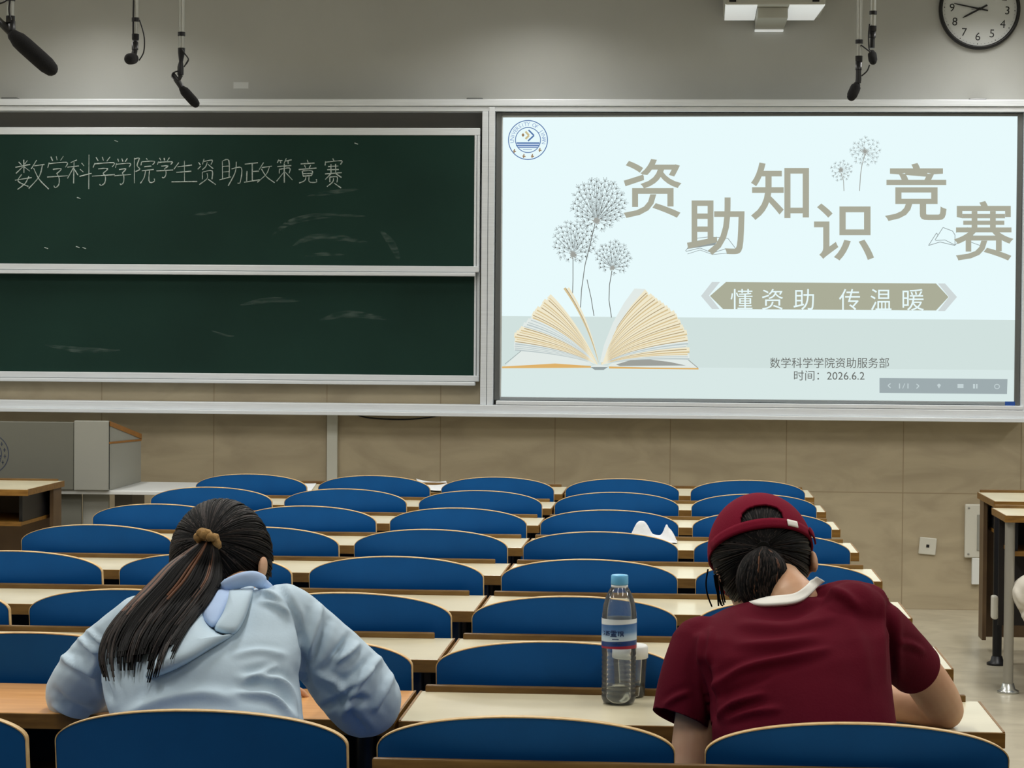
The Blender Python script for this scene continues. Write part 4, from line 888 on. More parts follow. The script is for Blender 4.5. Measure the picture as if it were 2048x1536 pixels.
def legs(mbs, mbt, hip, fy, z0=0.0, spread=0.09):
    """Seated legs: thighs forward, shins down; bare shape for the body and looser tubes for the trousers."""
    for s in (-1, 1):
        h = Vector((hip.x + s * 0.085, hip.y, hip.z)); k = Vector((hip.x + s * (0.085 + spread), hip.y + fy, hip.z + 0.005)); a = Vector((k.x, k.y + 0.02, 0.10))
        for m, g in ((mbs, 0.0), (mbt, 0.010)):
            limb(m, [h, h.lerp(k, 0.5), k], [0.078 + g, 0.07 + g, 0.056 + g]); limb(m, [k, k.lerp(a, 0.4), a], [0.056 + g, 0.05 + g, 0.036 + g * 1.5])
        limb(mbs, [a, Vector((a.x, a.y, 0.05)), Vector((a.x, a.y + 0.12, 0.035))], [0.034, 0.036, 0.028])
        yield Vector((a.x, a.y, 0))
def shoes(pts, parent):
    for p in pts:
        b = MB(); rings = []
        for y, w, h in ((-0.075, 0.012, 0.05), (-0.065, 0.032, 0.075), (-0.02, 0.037, 0.085), (0.05, 0.04, 0.07), (0.12, 0.046, 0.05), (0.16, 0.036, 0.04), (0.178, 0.012, 0.025)):
            rings.append([Vector((p.x + w * math.cos(t), p.y + y, max(0.001, h * 0.5 + h * 0.5 * math.sin(t)))) for t in np.linspace(0, 2 * math.pi, 16, endpoint=False)])
        b.ring_loft(rings); b.build('shoe', M['shoe'], parent)
class Surf:
    def __init__(s, *obs):
        s.t = []
        for o in obs:
            me = o.data; s.t.append(BVHTree.FromPolygons([v.co for v in me.vertices], [p.vertices for p in me.polygons]))
    def hit(s, px, py):
        d = ray(px, py).normalized(); best = None
        for t in s.t:
            h = t.ray_cast(CAMP, d)
            if h[0] is not None and (best is None or h[3] < best[3]): best = h
        return (best[0], best[1], d) if best else None
def inside(poly, x, y):
    c = False; j = len(poly) - 1
    for i in range(len(poly)):
        (x1, y1), (x2, y2) = poly[i], poly[j]
        if (y1 > y) != (y2 > y) and x < (x2 - x1) * (y - y1) / (y2 - y1) + x1: c = not c
        j = i
    return c
def drape(name, surf, outline, bulge, m, parent, off=0.003, rings=9, pw=2.5, shift=None, dflt=None):
    """Cloth pocket lying on a garment: a rim sewn to it and a puffed middle of real thickness."""
    P = crom([Vector((x, y, 0)) for x, y in outline] + [Vector((*outline[0], 0))], 4)[:-1]; n = len(P); c = sum(P, Vector()) / n
    V, lasth = [], None; hits = {}
    for k in range(rings + 1):
        r = 1 - 0.94 * k / rings
        for p in P:
            q = c + (p - c) * r; h = surf.hit(q.x, q.y)
            if h is None: w = at(q.x, q.y, lasth if lasth else (dflt or 4.2)); dd = ray(q.x, q.y).normalized()
            else: w, _, dd = h; lasth = w.y
            e = off + bulge * max(0.0, 1 - r ** pw) ** 0.6 if k else -0.006
            V.append(w - dd * e)
    F_ = [[k * n + j, k * n + (j + 1) % n, (k + 1) * n + (j + 1) % n, (k + 1) * n + j] for k in range(rings) for j in range(n)]
    F_.append([rings * n + j for j in range(n)])
    b = MB(); b.add(V, F_, 0, True); N_ = len(V); o = b.build(name, m, parent)
    md = o.modifiers.new('s', 'SMOOTH'); md.iterations = 3; md.factor = 0.4
    so = o.modifiers.new('t', 'SOLIDIFY'); so.thickness = 0.003; so.offset = 0
    return o

# ---- left person: pale jacket, ponytail
LP = thing('person', 'person with long ponytail in a pale blue hooded jacket leaning over the orange desk, writing', 'person', (-0.80, 4.05, 0))
I0 = Matrix.Translation((0.80, -4.05, 0))
def rebase(root):
    for o in root.children_recursive: pass
HL = Head(at(446, 1140, 4.37), 36, 14, -7)
hipL = Vector((-0.80, 4.07, 0.545))
shL, shR = at(290, 1262, 4.23), at(565, 1240, 4.23)
elL, elR = at(154, 1388, 4.50), at(726, 1418, 4.31)
wrL, wrR = Vector((-0.86, 4.66, 0.775)), Vector((-0.62, 4.66, 0.775))
c7 = at(480, 1192, 4.29)
body = MB(); trou = MB()
levels(body, [(1560, 270, 580, 4.09, 0.09), (1480, 272, 570, 4.10, 0.08), (1400, 260, 560, 4.13, 0.08), (1320, 255, 555, 4.18, 0.08), (1262, 290, 550, 4.22, 0.07), (1236, 350, 535, 4.245, 0.05), (1205, 445, 520, 4.26, 0.04)])
body.ball(hipL, (0.165, 0.115, 0.10), 20)
feetL = list(legs(body, trou, hipL, 0.40))
trou.ball(hipL + Vector((0, 0, 0.0)), (0.178, 0.128, 0.112), 20)
limb(body, [c7, (c7 + HL.p(0, -0.02, -0.05)) / 2, HL.p(0, 0.0, -0.02)], [0.050, 0.044, 0.045])
for s_, e_, w_ in ((shL, elL, wrL), (shR, elR, wrR)): limb(body, [s_, s_.lerp(e_, 0.5), e_], [0.036, 0.034, 0.034]); limb(body, [e_, e_.lerp(w_, 0.4), w_], [0.037, 0.034, 0.024])
hand_mesh(body, wrL, (0.75, 0.65, -0.05), (0, 0, 1), 0.95, 0.35, 1); hand_mesh(body, wrR, (-0.75, 0.6, -0.1), (0.2, 0, 1), 0.95, 0.8, -1)
HL.shapes(body)
LB = fuse(body, 'body', M['skin'], LP, 0.004, 5)
jk = MB()
levels(jk, [(1530, 232, 612, 4.06, 0.125), (1480, 235, 608, 4.07, 0.12), (1440, 230, 606, 4.08, 0.118), (1400, 216, 602, 4.10, 0.118), (1350, 206, 594, 4.13, 0.12), (1300, 212, 602, 4.16, 0.12), (1260, 228, 606, 4.195, 0.112), (1230, 255, 604, 4.22, 0.10), (1207, 300, 592, 4.235, 0.085), (1188, 375, 570, 4.245, 0.065), (1176, 430, 550, 4.255, 0.05)])
limb(jk, [at(290, 1258, 4.22), at(226, 1298, 4.31), at(182, 1345, 4.41), elL], [0.066, 0.060, 0.061, 0.062])
limb(jk, [elL, elL.lerp(wrL, 0.35), elL.lerp(wrL, 0.9)], [0.060, 0.058, 0.040])
limb(jk, [at(568, 1232, 4.22), at(636, 1290, 4.25), at(698, 1364, 4.28), at(728, 1402, 4.31)], [0.060, 0.064, 0.073, 0.070])
limb(jk, [at(728, 1402, 4.31), elR.lerp(wrR, 0.3), elR.lerp(wrR, 0.9)], [0.070, 0.062, 0.040])
CL = [([(588, 1440), (568, 1410), (532, 1390), (467, 1387)], 0.006, 7), ([(594, 1437), (581, 1384), (549, 1358), (477, 1355)], 0.006, 7), ([(549, 1335), (510, 1352), (483, 1368)], 0.004, 6), ([(255, 1430), (320, 1402), (402, 1388), (483, 1400)], 0.005, 12),
      ([(556, 1165), (594, 1240), (610, 1322), (612, 1403)], -0.006, 6), ([(618, 1403), (596, 1320)], 0.004, 6), ([(120, 1312), (150, 1325), (200, 1348)], 0.010, 8), ([(150, 1270), (175, 1290), (209, 1312)], 0.006, 6), ([(165, 1252), (190, 1275), (215, 1290)], 0.004, 5),
      ([(640, 1215), (628, 1260), (614, 1303)], 0.007, 8), ([(660, 1240), (640, 1290), (620, 1330)], -0.006, 8), ([(758, 1318), (718, 1358), (680, 1380)], 0.008, 7), ([(738, 1345), (700, 1397), (684, 1434)], 0.008, 7), ([(782, 1350), (765, 1385), (748, 1420)], 0.006, 7),
      ([(715, 1290), (690, 1310), (668, 1322)], 0.008, 7), ([(700, 1270), (680, 1300), (650, 1340)], -0.005, 7), ([(640, 1350), (670, 1365), (690, 1390)], 0.006, 7), ([(690, 1420), (720, 1450), (735, 1468)], -0.005, 8), ([(640, 1420), (690, 1400), (740, 1400)], -0.006, 8),
      ([(520, 1180), (545, 1188), (565, 1205)], 0.004, 5), ([(520, 1205), (550, 1208), (580, 1225)], 0.003, 5), ([(470, 1310), (520, 1302), (570, 1310)], 0.003, 6), ([(110, 1380), (140, 1410), (185, 1425)], -0.004, 8), ([(110, 1412), (150, 1428), (185, 1432)], 0.004, 5),
      ([(205, 1300), (205, 1350), (222, 1400)], -0.008, 7)]
JK = fuse(jk, 'jacket', M['jacket'], LP, 0.005, 7, creases=CL, amp_k=1.75, fine=1.8)
fuse(trou, 'trousers', M['denim'], LP, 0.008, 6)
shoes(feetL, LP)
HL.face(LP)
SL = Surf(JK)
d1 = drape('hood', SL, [(401, 1200), (410, 1240), (430, 1262), (455, 1272), (469, 1268), (455, 1278), (421, 1298), (375, 1326), (328, 1349), (291, 1357), (300, 1335), (318, 1305), (345, 1270), (371, 1235), (388, 1212)], 0.040, M['jacket'], LP, off=0.006, dflt=4.1)
d2 = drape('hood_lining', SL, [(401, 1198), (416, 1181), (438, 1172), (458, 1165), (470, 1180), (450, 1225), (428, 1258), (408, 1244), (400, 1222)], 0.012, M['jacket_in'], LP, off=0.012, dflt=4.15)
d3 = drape('hood_facing', SL, [(459, 1178), (484, 1172), (508, 1170), (500, 1205), (488, 1240), (472, 1266), (452, 1270), (428, 1260), (445, 1228), (455, 1200)], 0.022, M['jacket'], LP, off=0.022, dflt=4.15)
b = MB(); b.tube(crom([at(430, 1186, 4.24), at(456, 1172, 4.20), at(484, 1160, 4.19), at(506, 1157, 4.20), at(522, 1164, 4.23), at(538, 1178, 4.27)], 6), [(0.007, 0.012)] * 6 + [(0.010, 0.014)] * 19 + [(0.007, 0.010)] * 6, 14, round_ends=True); d4 = b.build('collar_fold', M['jacket_in'], LP)
def seam(name, surf, pts, r, m, parent, off=0.002):
    b = MB(); P = []
    for q in crom([Vector((x, y, 0)) for x, y in pts], 5):
        h = surf.hit(q.x, q.y)
        if h: P.append(h[0] - h[2] * off)
    if len(P) > 2: b.tube(P, r, 6); return b.build(name, m, parent)
# hair cap, ear-side strands, ponytail
def hair_cap(H, name, parent, rad, off, low, facecut):
    b = MB(); c = H.p(*off); bm = bmesh.new(); bmesh.ops.create_uvsphere(bm, u_segments=48, v_segments=36, radius=1)
    kill = [v for v in bm.verts if (v.co.y > facecut and v.co.z < 0.62) or (v.co.z < low + 0.25 * max(0, v.co.y))]
    bmesh.ops.delete(bm, geom=kill, context='VERTS')
    for v in bm.verts:
        q = 1 + 0.02 * noise.noise(v.co * 3); v.co = c + H.M @ Vector((v.co.x * rad[0] * q, v.co.y * rad[1] * q, v.co.z * rad[2] * q))
    me = bpy.data.meshes.new(name); bm.to_mesh(me); bm.free(); me.materials.append(M['hair'])
    for p in me.polygons: p.use_smooth = True
    o = link(name, me, parent); so = o.modifiers.new('t', 'SOLIDIFY'); so.thickness = 0.008; so.offset = -1; return o, c
def combed(b, H, c, rad, tie, n, seed, lo, r=0.0016, lift=1.012, skip=None):
    """Strands combed over the scalp from the hairline to the tie."""
    R = random.Random(seed); tl = H.M.transposed() @ (tie - c); T = Vector((tl.x / rad[0], tl.y / rad[1], tl.z / rad[2])).normalized()
    for i in range(n):
        a = R.uniform(0, 2 * math.pi); z = R.uniform(lo, 0.98)
        z = min(0.98, max(lo, z)); q = math.sqrt(1 - z * z); S0 = Vector((q * math.cos(a), q * math.sin(a), z))
        if S0.y > 0.55 and z < 0.6: continue
        if skip and skip(S0): continue
        pts = []; m_ = 12; om = S0.angle(T)
        if om < 0.15: continue
        for k in range(m_ + 1):
            t = k / m_; v = (S0 * math.sin((1 - t) * om) + T * math.sin(t * om)) / math.sin(om); l = lift + 0.008 * math.sin(k * 0.9 + i) * (1 - t) + 0.02 * t * t
            pts.append(c + H.M @ Vector((v.x * rad[0] * l, v.y * rad[1] * l, v.z * rad[2] * l)))
        b.tube(pts, [r * 0.6] + [r] * (m_ - 1) + [r * 0.9], 5, mi=0 if R.random() < 0.8 else 1, caps=False)
HRL = (0.093, 0.110, 0.112)
HC, hcc = hair_cap(HL, 'hair', LP, HRL, (0, -0.014, 0.016), -0.93, 0.40)
tie = at(414, 1078, 4.2); h = Surf(HC).hit(416, 1080); tie = h[0] - h[2] * 0.004
b = MB(); combed(b, HL, hcc, HRL, tie, 800, 11, -0.90, r=0.0017); b.build('combed_strands', [M['hair'], M['hair_mid']], HC, fix=False)
b = MB(); nrm = (Vector((0.25, 0.55, 0.6))).normalized(); ax = nrm.orthogonal().normalized(); ay = nrm.cross(ax); tc_ = tie - h[2] * 0.008; P, Rr = [], []
for k in range(49):
    a = k / 48 * 2 * math.pi; P.append(tc_ + (ax * math.cos(a) + ay * math.sin(a)) * (0.0175 + 0.002 * math.sin(a * 9)) + nrm * 0.003 * math.sin(a * 7)); Rr.append(0.0082 + 0.0014 * math.sin(a * 11))
b.tube(P, Rr, 12); b.build('scrunchie', M['scrunchie'], HC)
SL2 = Surf(JK, d1, d2, d3, d4, HC, LB)
LE = [(404, 1084), (372, 1105), (335, 1132), (300, 1168), (262, 1206), (230, 1242), (208, 1278), (201, 1318), (212, 1362)]
RE = [(428, 1084), (438, 1110), (442, 1140), (440, 1165), (424, 1192), (402, 1222), (375, 1256), (348, 1302), (326, 1366)]
LE = crom([Vector((x, y, 0)) for x, y in LE], 4); RE = crom([Vector((x, y, 0)) for x, y in RE], 4)
b = MB(); R = random.Random(4); nS = 800
for i in range(nS):
    s = R.random(); lay = R.random(); end = int(len(LE) * (0.86 + 0.2 * R.random() * (0.7 + 0.3 * math.sin(s * 19)))) if lay > 0.25 else int(len(LE) * R.uniform(0.5, 0.8)); pts = []; ph = R.uniform(0, 6)
    gap = 0.5 + 0.5 * math.sin(s * 24 + 1); end = max(8, min(len(LE), int(end * (0.93 + 0.07 * gap))))
    for k in range(end):
        t = k / (len(LE) - 1); ss = s + 0.04 * math.sin(t * 5 + ph) * t + (round(s * 7) / 7 - s) * 0.9 * max(0, t - 0.5) * 1.7
        q = LE[k].lerp(RE[k], min(1.04, max(-0.04, ss))); hh = SL2.hit(q.x, q.y); Y0 = 4.31 - 0.26 * t
        Yh = hh[0].y if hh else 9
        thick = 0.006 + 0.034 * math.sin(math.pi * min(1, max(0, ss))) ** 0.7 * min(1, t * 4 + 0.25) * (1 - 0.55 * t)
        Y = min(Y0, Yh - 0.004) - thick * lay
        pts.append(at(q.x, q.y, Y))
    m_ = len(pts)
    # brown streaks in bands of strands
    band = math.sin(s * 17 + 0.6); top = 1 if (band > 0.62 and R.random() < 0.55) else (2 if (band > 0.1 and R.random() < 0.45) else 0)
    rr_ = [0.0028 * (1 - 0.72 * max(0, (k / m_ - 0.55) / 0.45)) for k in range(m_)]
    # brown fades to black towards the tips
    cut = int(m_ * (0.62 if top == 1 else 0.8))
    if top and cut > 3: b.tube(pts[:cut], rr_[:cut], 5, mi=top, caps=False); b.tube(pts[cut - 1:], rr_[cut - 1:], 5, mi=2 if top == 1 else 0, caps=False)
    else: b.tube(pts, rr_, 5, mi=0, caps=False)
b.build('ponytail', [M['hair'], M['hair_brown'], M['hair_mid']], HC, fix=False)

# ---- right person: maroon shirt and cap
RP = thing('person', 'person in a maroon T-shirt and maroon cap leaning over the desk, right elbow on it', 'person', (0.25, 4.05, 0))
HR = Head(at(1522, 1128, 4.40), 34, -4, -5)
hipR = Vector((0.24, 4.07, 0.545)); s1, s2 = at(1412, 1305, 4.21), at(1704, 1242, 4.22)
e1, e2 = at(1372, 1590, 4.10), at(1888, 1420, 4.49)
w1, w2 = Vector((0.075, 4.40, 0.79)), Vector((0.27, 4.62, 0.778))
c7 = at(1588, 1192, 4.25)
body = MB(); trou = MB()
levels(body, [(1560, 1455, 1765, 4.09, 0.09), (1480, 1460, 1755, 4.10, 0.08), (1400, 1455, 1750, 4.13, 0.08), (1320, 1440, 1745, 4.18, 0.08), (1275, 1445, 1730, 4.215, 0.07), (1245, 1495, 1705, 4.245, 0.05), (1215, 1560, 1640, 4.26, 0.04)])
body.ball(hipR, (0.165, 0.115, 0.10), 20); feetR = list(legs(body, trou, hipR, 0.40)); trou.ball(hipR, (0.178, 0.128, 0.112), 20)
limb(body, [c7 + Vector((0, 0, -0.02)), (c7 + HR.p(0, -0.02, -0.05)) / 2, HR.p(0, -0.015, -0.02)], [0.054, 0.049, 0.05])
limb(body, [s1, s1.lerp(e1, 0.5), e1], [0.038, 0.039, 0.036]); limb(body, [e1, e1.lerp(w1, 0.4), w1], [0.037, 0.034, 0.024])
limb(body, [s2, at(1828, 1335, 4.38), at(1872, 1390, 4.45), e2], [0.038, 0.041, 0.041, 0.037]); limb(body, [e2, e2.lerp(w2, 0.35) + Vector((0, 0, 0.004)), w2], [0.038, 0.036, 0.024])
hand_mesh(body, w1, (0.55, 0.8, 0.05), (0.5, -0.4, 0.8), 0.95, 0.5, 1); hand_mesh(body, w2, (-0.9, 0.4, -0.1), (0.1, 0, 1), 0.95, 0.8, -1)
HR.shapes(body)
RB = fuse(body, 'body', M['skin'], RP, 0.004, 5)
ts = MB()
levels(ts, [(1530, 1424, 1800, 4.06, 0.125), (1480, 1424, 1796, 4.07, 0.12), (1440, 1420, 1792, 4.08, 0.118), (1400, 1416, 1787, 4.10, 0.118), (1350, 1404, 1782, 4.13, 0.12), (1300, 1386, 1780, 4.16, 0.12), (1265, 1378, 1780, 4.185, 0.112), (1240, 1405, 1775, 4.21, 0.10), (1220, 1445, 1765, 4.225, 0.086), (1203, 1500, 1752, 4.24, 0.068), (1190, 1560, 1735, 4.25, 0.052)])
hem1, hem2 = at(1361, 1440, 4.145), at(1830, 1336, 4.385)
limb(ts, [at(1635, 1208, 4.255), at(1690, 1202, 4.245), at(1730, 1214, 4.235)], [0.030, 0.038, 0.044])
limb(ts, [at(1408, 1300, 4.20), at(1382, 1358, 4.175), hem1, hem1 + (hem1 - at(1382, 1358, 4.175)) * 0.15], [0.063, 0.057, 0.054, 0.054], 24)
limb(ts, [at(1706, 1232, 4.21), at(1772, 1282, 4.30), hem2, hem2 + (hem2 - at(1772, 1282, 4.30)) * 0.15], [0.062, 0.058, 0.051, 0.051], 24)
CR = [([(1430, 1372), (1490, 1337), (1580, 1316), (1660, 1298)], 0.007, 8), ([(1425, 1400), (1480, 1375), (1540, 1352)], -0.004, 8), ([(1438, 1432), (1467, 1408), (1530, 1388)], 0.006, 7), ([(1490, 1222), (1580, 1226), (1660, 1194)], -0.008, 11), ([(1480, 1250), (1580, 1258), (1680, 1232)], 0.004, 9),
      ([(1422, 1260), (1420, 1300), (1417, 1335)], 0.004, 5), ([(1402, 1270), (1400, 1300), (1402, 1330)], 0.003, 4), ([(1779, 1190), (1782, 1279), (1785, 1370)], -0.008, 7), ([(1412, 1330), (1418, 1390), (1425, 1440)], -0.009, 8), ([(1480, 1290), (1560, 1284), (1640, 1270)], 0.004, 9),
      ([(1330, 1410), (1352, 1395), (1378, 1385)], 0.004, 6), ([(1800, 1285), (1825, 1290), (1850, 1305)], 0.004, 6), ([(1660, 1180), (1690, 1190), (1715, 1215)], 0.006, 9), ([(1700, 1240), (1725, 1300), (1735, 1380)], 0.003, 14), ([(1450, 1440), (1500, 1425), (1560, 1418)], 0.004, 7)]
cutn1 = (hem1 - at(1382, 1358, 4.175)).normalized(); cutn2 = (hem2 - at(1772, 1282, 4.30)).normalized()
TS = fuse(ts, 't_shirt', M['maroon'], RP, 0.005, 8, creases=CR, amp_k=1.6, cuts=[(hem1, cutn1 + Vector((-0.15, 0, -0.1)), 0.10), (hem2, cutn2, 0.13)])
so = TS.modifiers.new('t', 'SOLIDIFY'); so.thickness = 0.003; so.offset = -1
fuse(trou, 'trousers', M['denim'], RP, 0.008, 6); shoes(feetR, RP); HR.face(RP)
SR = Surf(TS, RB)
# collar: a band around the neck base
b = MB(); top_, bot_ = [], []
cpts = [(1500, 1202), (1530, 1210), (1560, 1208), (1590, 1202), (1612, 1188), (1630, 1172), (1646, 1160)]
def band(name, surf, lo_, hi_, off, m, parent, th=0.006):
    A = crom([Vector((x, y, 0)) for x, y in lo_], 5); B2 = crom([Vector((x, y, 0)) for x, y in hi_], 5); V = []; w = 5
    for a, c_ in zip(A, B2):
        for j in range(w):
            q = a.lerp(c_, j / (w - 1)); hh = surf.hit(q.x, q.y); p = (hh[0] - hh[2] * off) if hh else at(q.x, q.y, V[-1].y if V else 4.22)
            V.append(p)
    n = len(A); F_ = [[i * w + j, (i + 1) * w + j, (i + 1) * w + j + 1, i * w + j + 1] for i in range(n - 1) for j in range(w - 1)]
    b = MB(); b.add(V, F_, 0, True); o = b.build(name, m, parent); sm = o.modifiers.new('s', 'SMOOTH'); sm.iterations = 4; so = o.modifiers.new('t', 'SOLIDIFY'); so.thickness = th; so.offset = 0; return o
band('collar', SR, [(1490, 1204), (1520, 1212), (1555, 1212), (1590, 1208), (1615, 1196), (1635, 1176), (1652, 1163)], [(1496, 1192), (1522, 1196), (1555, 1192), (1585, 1188), (1605, 1176), (1622, 1160), (1632, 1152)], 0.006, M['collar'], TS)
HRR = (0.091, 0.107, 0.104)
HC2, hc2 = hair_cap(HR, 'hair', RP, HRR, (0, -0.012, 0.014), -0.84, 0.40)
h = Surf(HC2).hit(1527, 1096); tie2 = h[0] - h[2] * 0.003
b = MB(); combed(b, HR, hc2, HRR, tie2, 700, 12, -0.80, r=0.0017); b.build('combed_strands', [M['hair'], M['hair_mid']], HC2, fix=False)
b = MB(); b.tube([tie2 + h[2] * 0.01 + Vector((0, 0, 0.002)), tie2 - h[2] * 0.006], 0.012, 14); b.build('hair_tie', M['dark'], HC2)
# folded low bun: strands bulging out and tucking under
b = MB(); R = random.Random(9); BC = []
bl = crom([Vector((x, y, 0)) for x, y in ((1522, 1094), (1494, 1110), (1478, 1135), (1473, 1165), (1480, 1192), (1496, 1212), (1512, 1216))], 4); br = crom([Vector((x, y, 0)) for x, y in ((1532, 1094), (1556, 1108), (1572, 1132), (1570, 1155), (1562, 1180), (1556, 1200), (1548, 1216))], 4)
SRR = Surf(TS, RB, HC2); KB = len(bl)
def bun_pt(s, t, lay):
    k = t * (KB - 1); i = min(int(k), KB - 2); f_ = k - i; a = bl[i].lerp(bl[i + 1], f_); c_ = br[i].lerp(br[i + 1], f_); q = a.lerp(c_, s)
    Yb = tie2.y + 0.004 - 0.05 * t
    th = 0.040 * (math.sin(math.pi * min(1, max(0.0, s))) ** 0.55) * math.sin(math.pi * min(1, 0.12 + t * 0.85)) ** 0.6
    return at(q.x, q.y, Yb - th * lay)
V = []; nu, nv = 24, 22
for i in range(nv + 1):
    for j in range(nu + 1): V.append(bun_pt(j / nu, i / nv, 0.85))
b.add(V, [[i * (nu + 1) + j, i * (nu + 1) + j + 1, (i + 1) * (nu + 1) + j + 1, (i + 1) * (nu + 1) + j] for i in range(nv) for j in range(nu)], 0, True)
V2 = [v + ray(*pix(v)).normalized() * 0.05 * (math.sin(math.pi * (k % (nu + 1)) / nu) * math.sin(math.pi * (k // (nu + 1)) / nv)) for k, v in enumerate(V)]
b.add(V2, [[i * (nu + 1) + j, (i + 1) * (nu + 1) + j, (i + 1) * (nu + 1) + j + 1, i * (nu + 1) + j + 1] for i in range(nv) for j in range(nu)], 0, True)
for i in range(300):
    s = R.random(); pts = [bun_pt(min(1, max(0, s + 0.05 * math.sin(k * 0.4 + i) * (k / 16))), k / 16, 0.9 + 0.16 * R.random()) for k in range(17)]
    br_ = math.sin(s * 15 + 2); b.tube(pts, 0.0018, 5, mi=(1 if br_ > 0.75 and R.random() < 0.10 else 2 if R.random() < 0.3 else 0), caps=False)
b.build('low_bun', [M['hair'], M['hair_brown'], M['hair_mid']], HC2, fix=False)
b = MB()
for pts in ([(1416, 1138), (1412, 1165), (1415, 1190), (1424, 1214)], [(1434, 1150), (1437, 1180), (1440, 1205), (1446, 1212)], [(1437, 1150), (1441, 1175), (1445, 1200), (1448, 1210)], [(1431, 1148), (1434, 1175), (1437, 1212)], [(1440, 1152), (1445, 1180), (1450, 1205)], [(1428, 1150), (1433, 1180), (1443, 1208)]):
    b.tube(crom([at(x, y, 4.36) for x, y in pts], 6), [0.0016] * 18 + [0.001] * (6 * (len(pts) - 1) + 1 - 18) if len(pts) > 3 else 0.0016, 5)
b.build('loose_strands', M['hair'], HC2)
# cap
HCp = Head(at(1521, 1106, 4.40) , 30, -3, -6); cr3 = (0.0945, 0.111, 0.108)
bm = bmesh.new(); bmesh.ops.create_uvsphere(bm, u_segments=240, v_segments=160, radius=1)
def hole(v):
    az = math.atan2(v.x, -v.y); el = math.asin(max(-1, min(1, v.z)))
    e0, e1_ = math.radians(8), math.radians(27); w_ = math.radians(24)
    if v.y > 0 or el < e0: return False
    t = (el - e0) / (e1_ - e0); return t < 1 and abs(az + 0.02) < w_ * math.sqrt(max(0, 1 - max(0, t) ** 4))
bmesh.ops.delete(bm, geom=[f for f in bm.faces if f.calc_center_median().z < -0.03 or hole(f.calc_center_median())], context='FACES')
for v in bm.verts:
    q = v.co.copy(); z = max(q.z, -0.02); v.co = HCp.c + HCp.M @ Vector((q.x * cr3[0], q.y * cr3[1], z * cr3[2]))
me = bpy.data.meshes.new('cap'); bm.to_mesh(me); bm.free(); me.materials.append(M['maroon_cap'])
for p in me.polygons: p.use_smooth = True
CAP = link('cap', me, RP); sm = CAP.modifiers.new('s', 'SMOOTH'); sm.iterations = 3; so = CAP.modifiers.new('t', 'SOLIDIFY'); so.thickness = 0.004; so.offset = 1
def cap_pt(az, el, k=1.0):
    c_ = math.cos(el); v = Vector((math.sin(az) * c_ * cr3[0] * k, -math.cos(az) * c_ * cr3[1] * k, math.sin(el) * cr3[2] * k)); return HCp.c + HCp.M @ v
def cap_strip(name, a0, a1, e0, e1_, k, m, th=0.002):
    V = []; n = 14
    for i in range(n + 1):
        for j in range(4): V.append(cap_pt(math.radians(a0 + (a1 - a0) * i / n), math.radians(e0 + (e1_ - e0) * j / 3), k))
    b = MB(); b.add(V, [[i * 4 + j, (i + 1) * 4 + j, (i + 1) * 4 + j + 1, i * 4 + j + 1] for i in range(n) for j in range(3)], 0, True); o = b.build(name, m, CAP); so = o.modifiers.new('t', 'SOLIDIFY'); so.thickness = th; so.offset = 0; return o
cap_strip('strap', -72, 66, -1, 8.5, 1.044, M['maroon_cap'], 0.003)
cap_strip('strap_end', 60, 84, 1, 8, 1.09, M['maroon_cap'], 0.003)
cap_strip('strap_tag', 25, 38, 0.8, 7.2, 1.07, M['collar'])
b = MB(); V = []; n = 24
for i in range(n + 1):
    a = math.radians(-62 + 124 * i / n); ex = 0.072 * math.cos(a * 1.35) ** 0.7 if abs(a * 1.35) < math.pi / 2 else 0
    for t in (0, 0.5, 1): V.append(HCp.c + HCp.M @ Vector((math.sin(a) * (cr3[0] * 0.99), math.cos(a) * cr3[1] * 0.99 + ex * t, -0.002 - 0.02 * (math.sin(a) ** 2) * t - 0.01 * t)))
b.add(V, [[i * 3 + j, (i + 1) * 3 + j, (i + 1) * 3 + j + 1, i * 3 + j + 1] for i in range(n) for j in range(2)], 0, True); o = b.build('visor', M['maroon_cap'], CAP); so = o.modifiers.new('t', 'SOLIDIFY'); so.thickness = 0.004
MB().ball(cap_pt(0, math.radians(89), 1.03), (0.006, 0.006, 0.004), 10).build('top_button', M['maroon_cap'], CAP)

# ---- third person at the right edge, only a knee in pale trousers reaches into the photo
TP = thing('person', 'person in pale trousers at the right edge of the photo, only a knee showing', 'person', (1.78, 9.60, 0))
hp = Vector((1.76, 9.60, 0.545)); body = MB(); trou = MB(); shirt = MB()
for s, kx in ((-1, 1.455), (1, 1.93)):
    hq = Vector((hp.x + s * 0.085, hp.y, hp.z)); k_ = Vector((kx, hp.y + (0.30 if s < 0 else 0.38), 0.42 if s < 0 else 0.49)); a_ = Vector((kx + 0.14 if s < 0 else kx, hp.y + 0.30, 0.10))
    for m_, g in ((body, 0.0), (trou, 0.014)): limb(m_, [hq, hq.lerp(k_, 0.5), k_], [0.08 + g, 0.075 + g, 0.06 + g * 1.2]); limb(m_, [k_, k_.lerp(a_, 0.5), a_], [0.058 + g, 0.052 + g, 0.038 + g])
    limb(body, [a_, Vector((a_.x, a_.y, 0.05)), Vector((a_.x, a_.y + 0.12, 0.035))], [0.034, 0.036, 0.028]); shoes([Vector((a_.x, a_.y, 0))], TP)
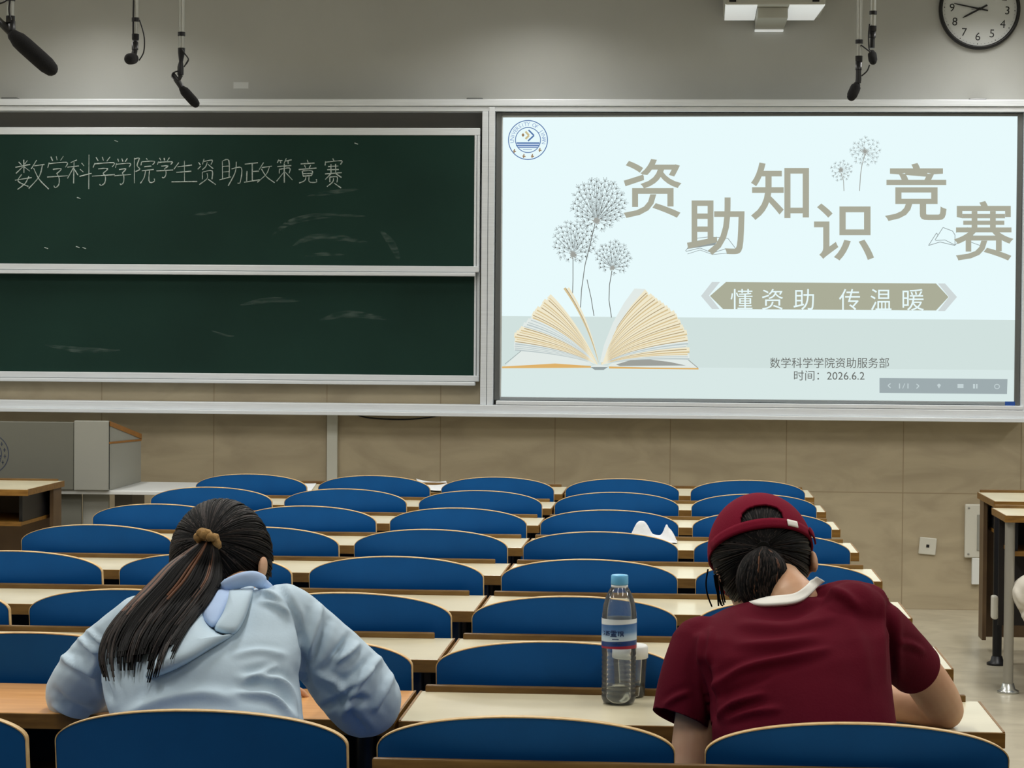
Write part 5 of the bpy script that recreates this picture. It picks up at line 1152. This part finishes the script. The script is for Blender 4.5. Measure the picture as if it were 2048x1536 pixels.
body.ball(hp, (0.165, 0.115, 0.10), 20); trou.ball(hp, (0.18, 0.13, 0.11), 20)
ch = hp + Vector((0, 0.05, 0.30)); nk = hp + Vector((0, 0.12, 0.50)); H3 = Head(nk + Vector((0, 0.06, 0.15)), 25, 0, 0)
for m_, g in ((body, 0.0), (shirt, 0.014)): m_.tube(crom([hp, hp + Vector((0, 0.02, 0.14)), ch, nk - Vector((0, 0, 0.05))], 4), [(0.15 + g, 0.1 + g)] * 5 + [(0.15 + g, 0.1 + g)] * 4 + [(0.13 + g, 0.085 + g)] * 3 + [(0.07 + g, 0.06 + g)], 20, side=(1, 0, 0), round_ends=True)
limb(body, [nk - Vector((0, 0, 0.05)), H3.p(0, -0.01, -0.03)], [0.055, 0.052]); H3.shapes(body)
for s in (-1, 1):
    sh_ = ch + Vector((s * 0.16, 0.05, 0.13)); el_ = Vector((hp.x + s * 0.21, 9.87, 0.80)); wr_ = Vector((hp.x + s * 0.06, 10.05, 0.785))
    for m_, g in ((body, 0.0), (shirt, 0.012)): limb(m_, [sh_, sh_.lerp(el_, 0.5), el_], [0.05 + g, 0.044 + g, 0.038 + g]); limb(m_, [el_, el_.lerp(wr_, 0.5), el_.lerp(wr_, 0.9) if g else wr_], [0.038 + g, 0.034 + g, 0.025 + g])
    hand_mesh(body, wr_, (-s * 0.5, 0.8, 0), (0, 0, 1), 1, 0.5, -s)
fuse(body, 'body', M['skin'], TP, 0.005, 5); fuse(trou, 'trousers', M['beige'], TP, 0.008, 5, creases=[([(2018, 1215), (2032, 1225), (2048, 1222)], -0.012, 5), ([(2030, 1180), (2040, 1200), (2052, 1210)], 0.006, 5)]); fuse(shirt, 'shirt', M['white_shirt'], TP, 0.008, 5)
hair_cap(H3, 'hair', TP, (0.088, 0.106, 0.102), (0, -0.012, 0.018), -0.5, 0.35); H3.face(TP)

# parts were built in room coordinates: hang them on their person without moving them
bpy.context.view_layer.update()
for root in (LP, RP, TP):
    for ch_ in root.children: ch_.matrix_parent_inverse = Matrix.Translation(-root.location)
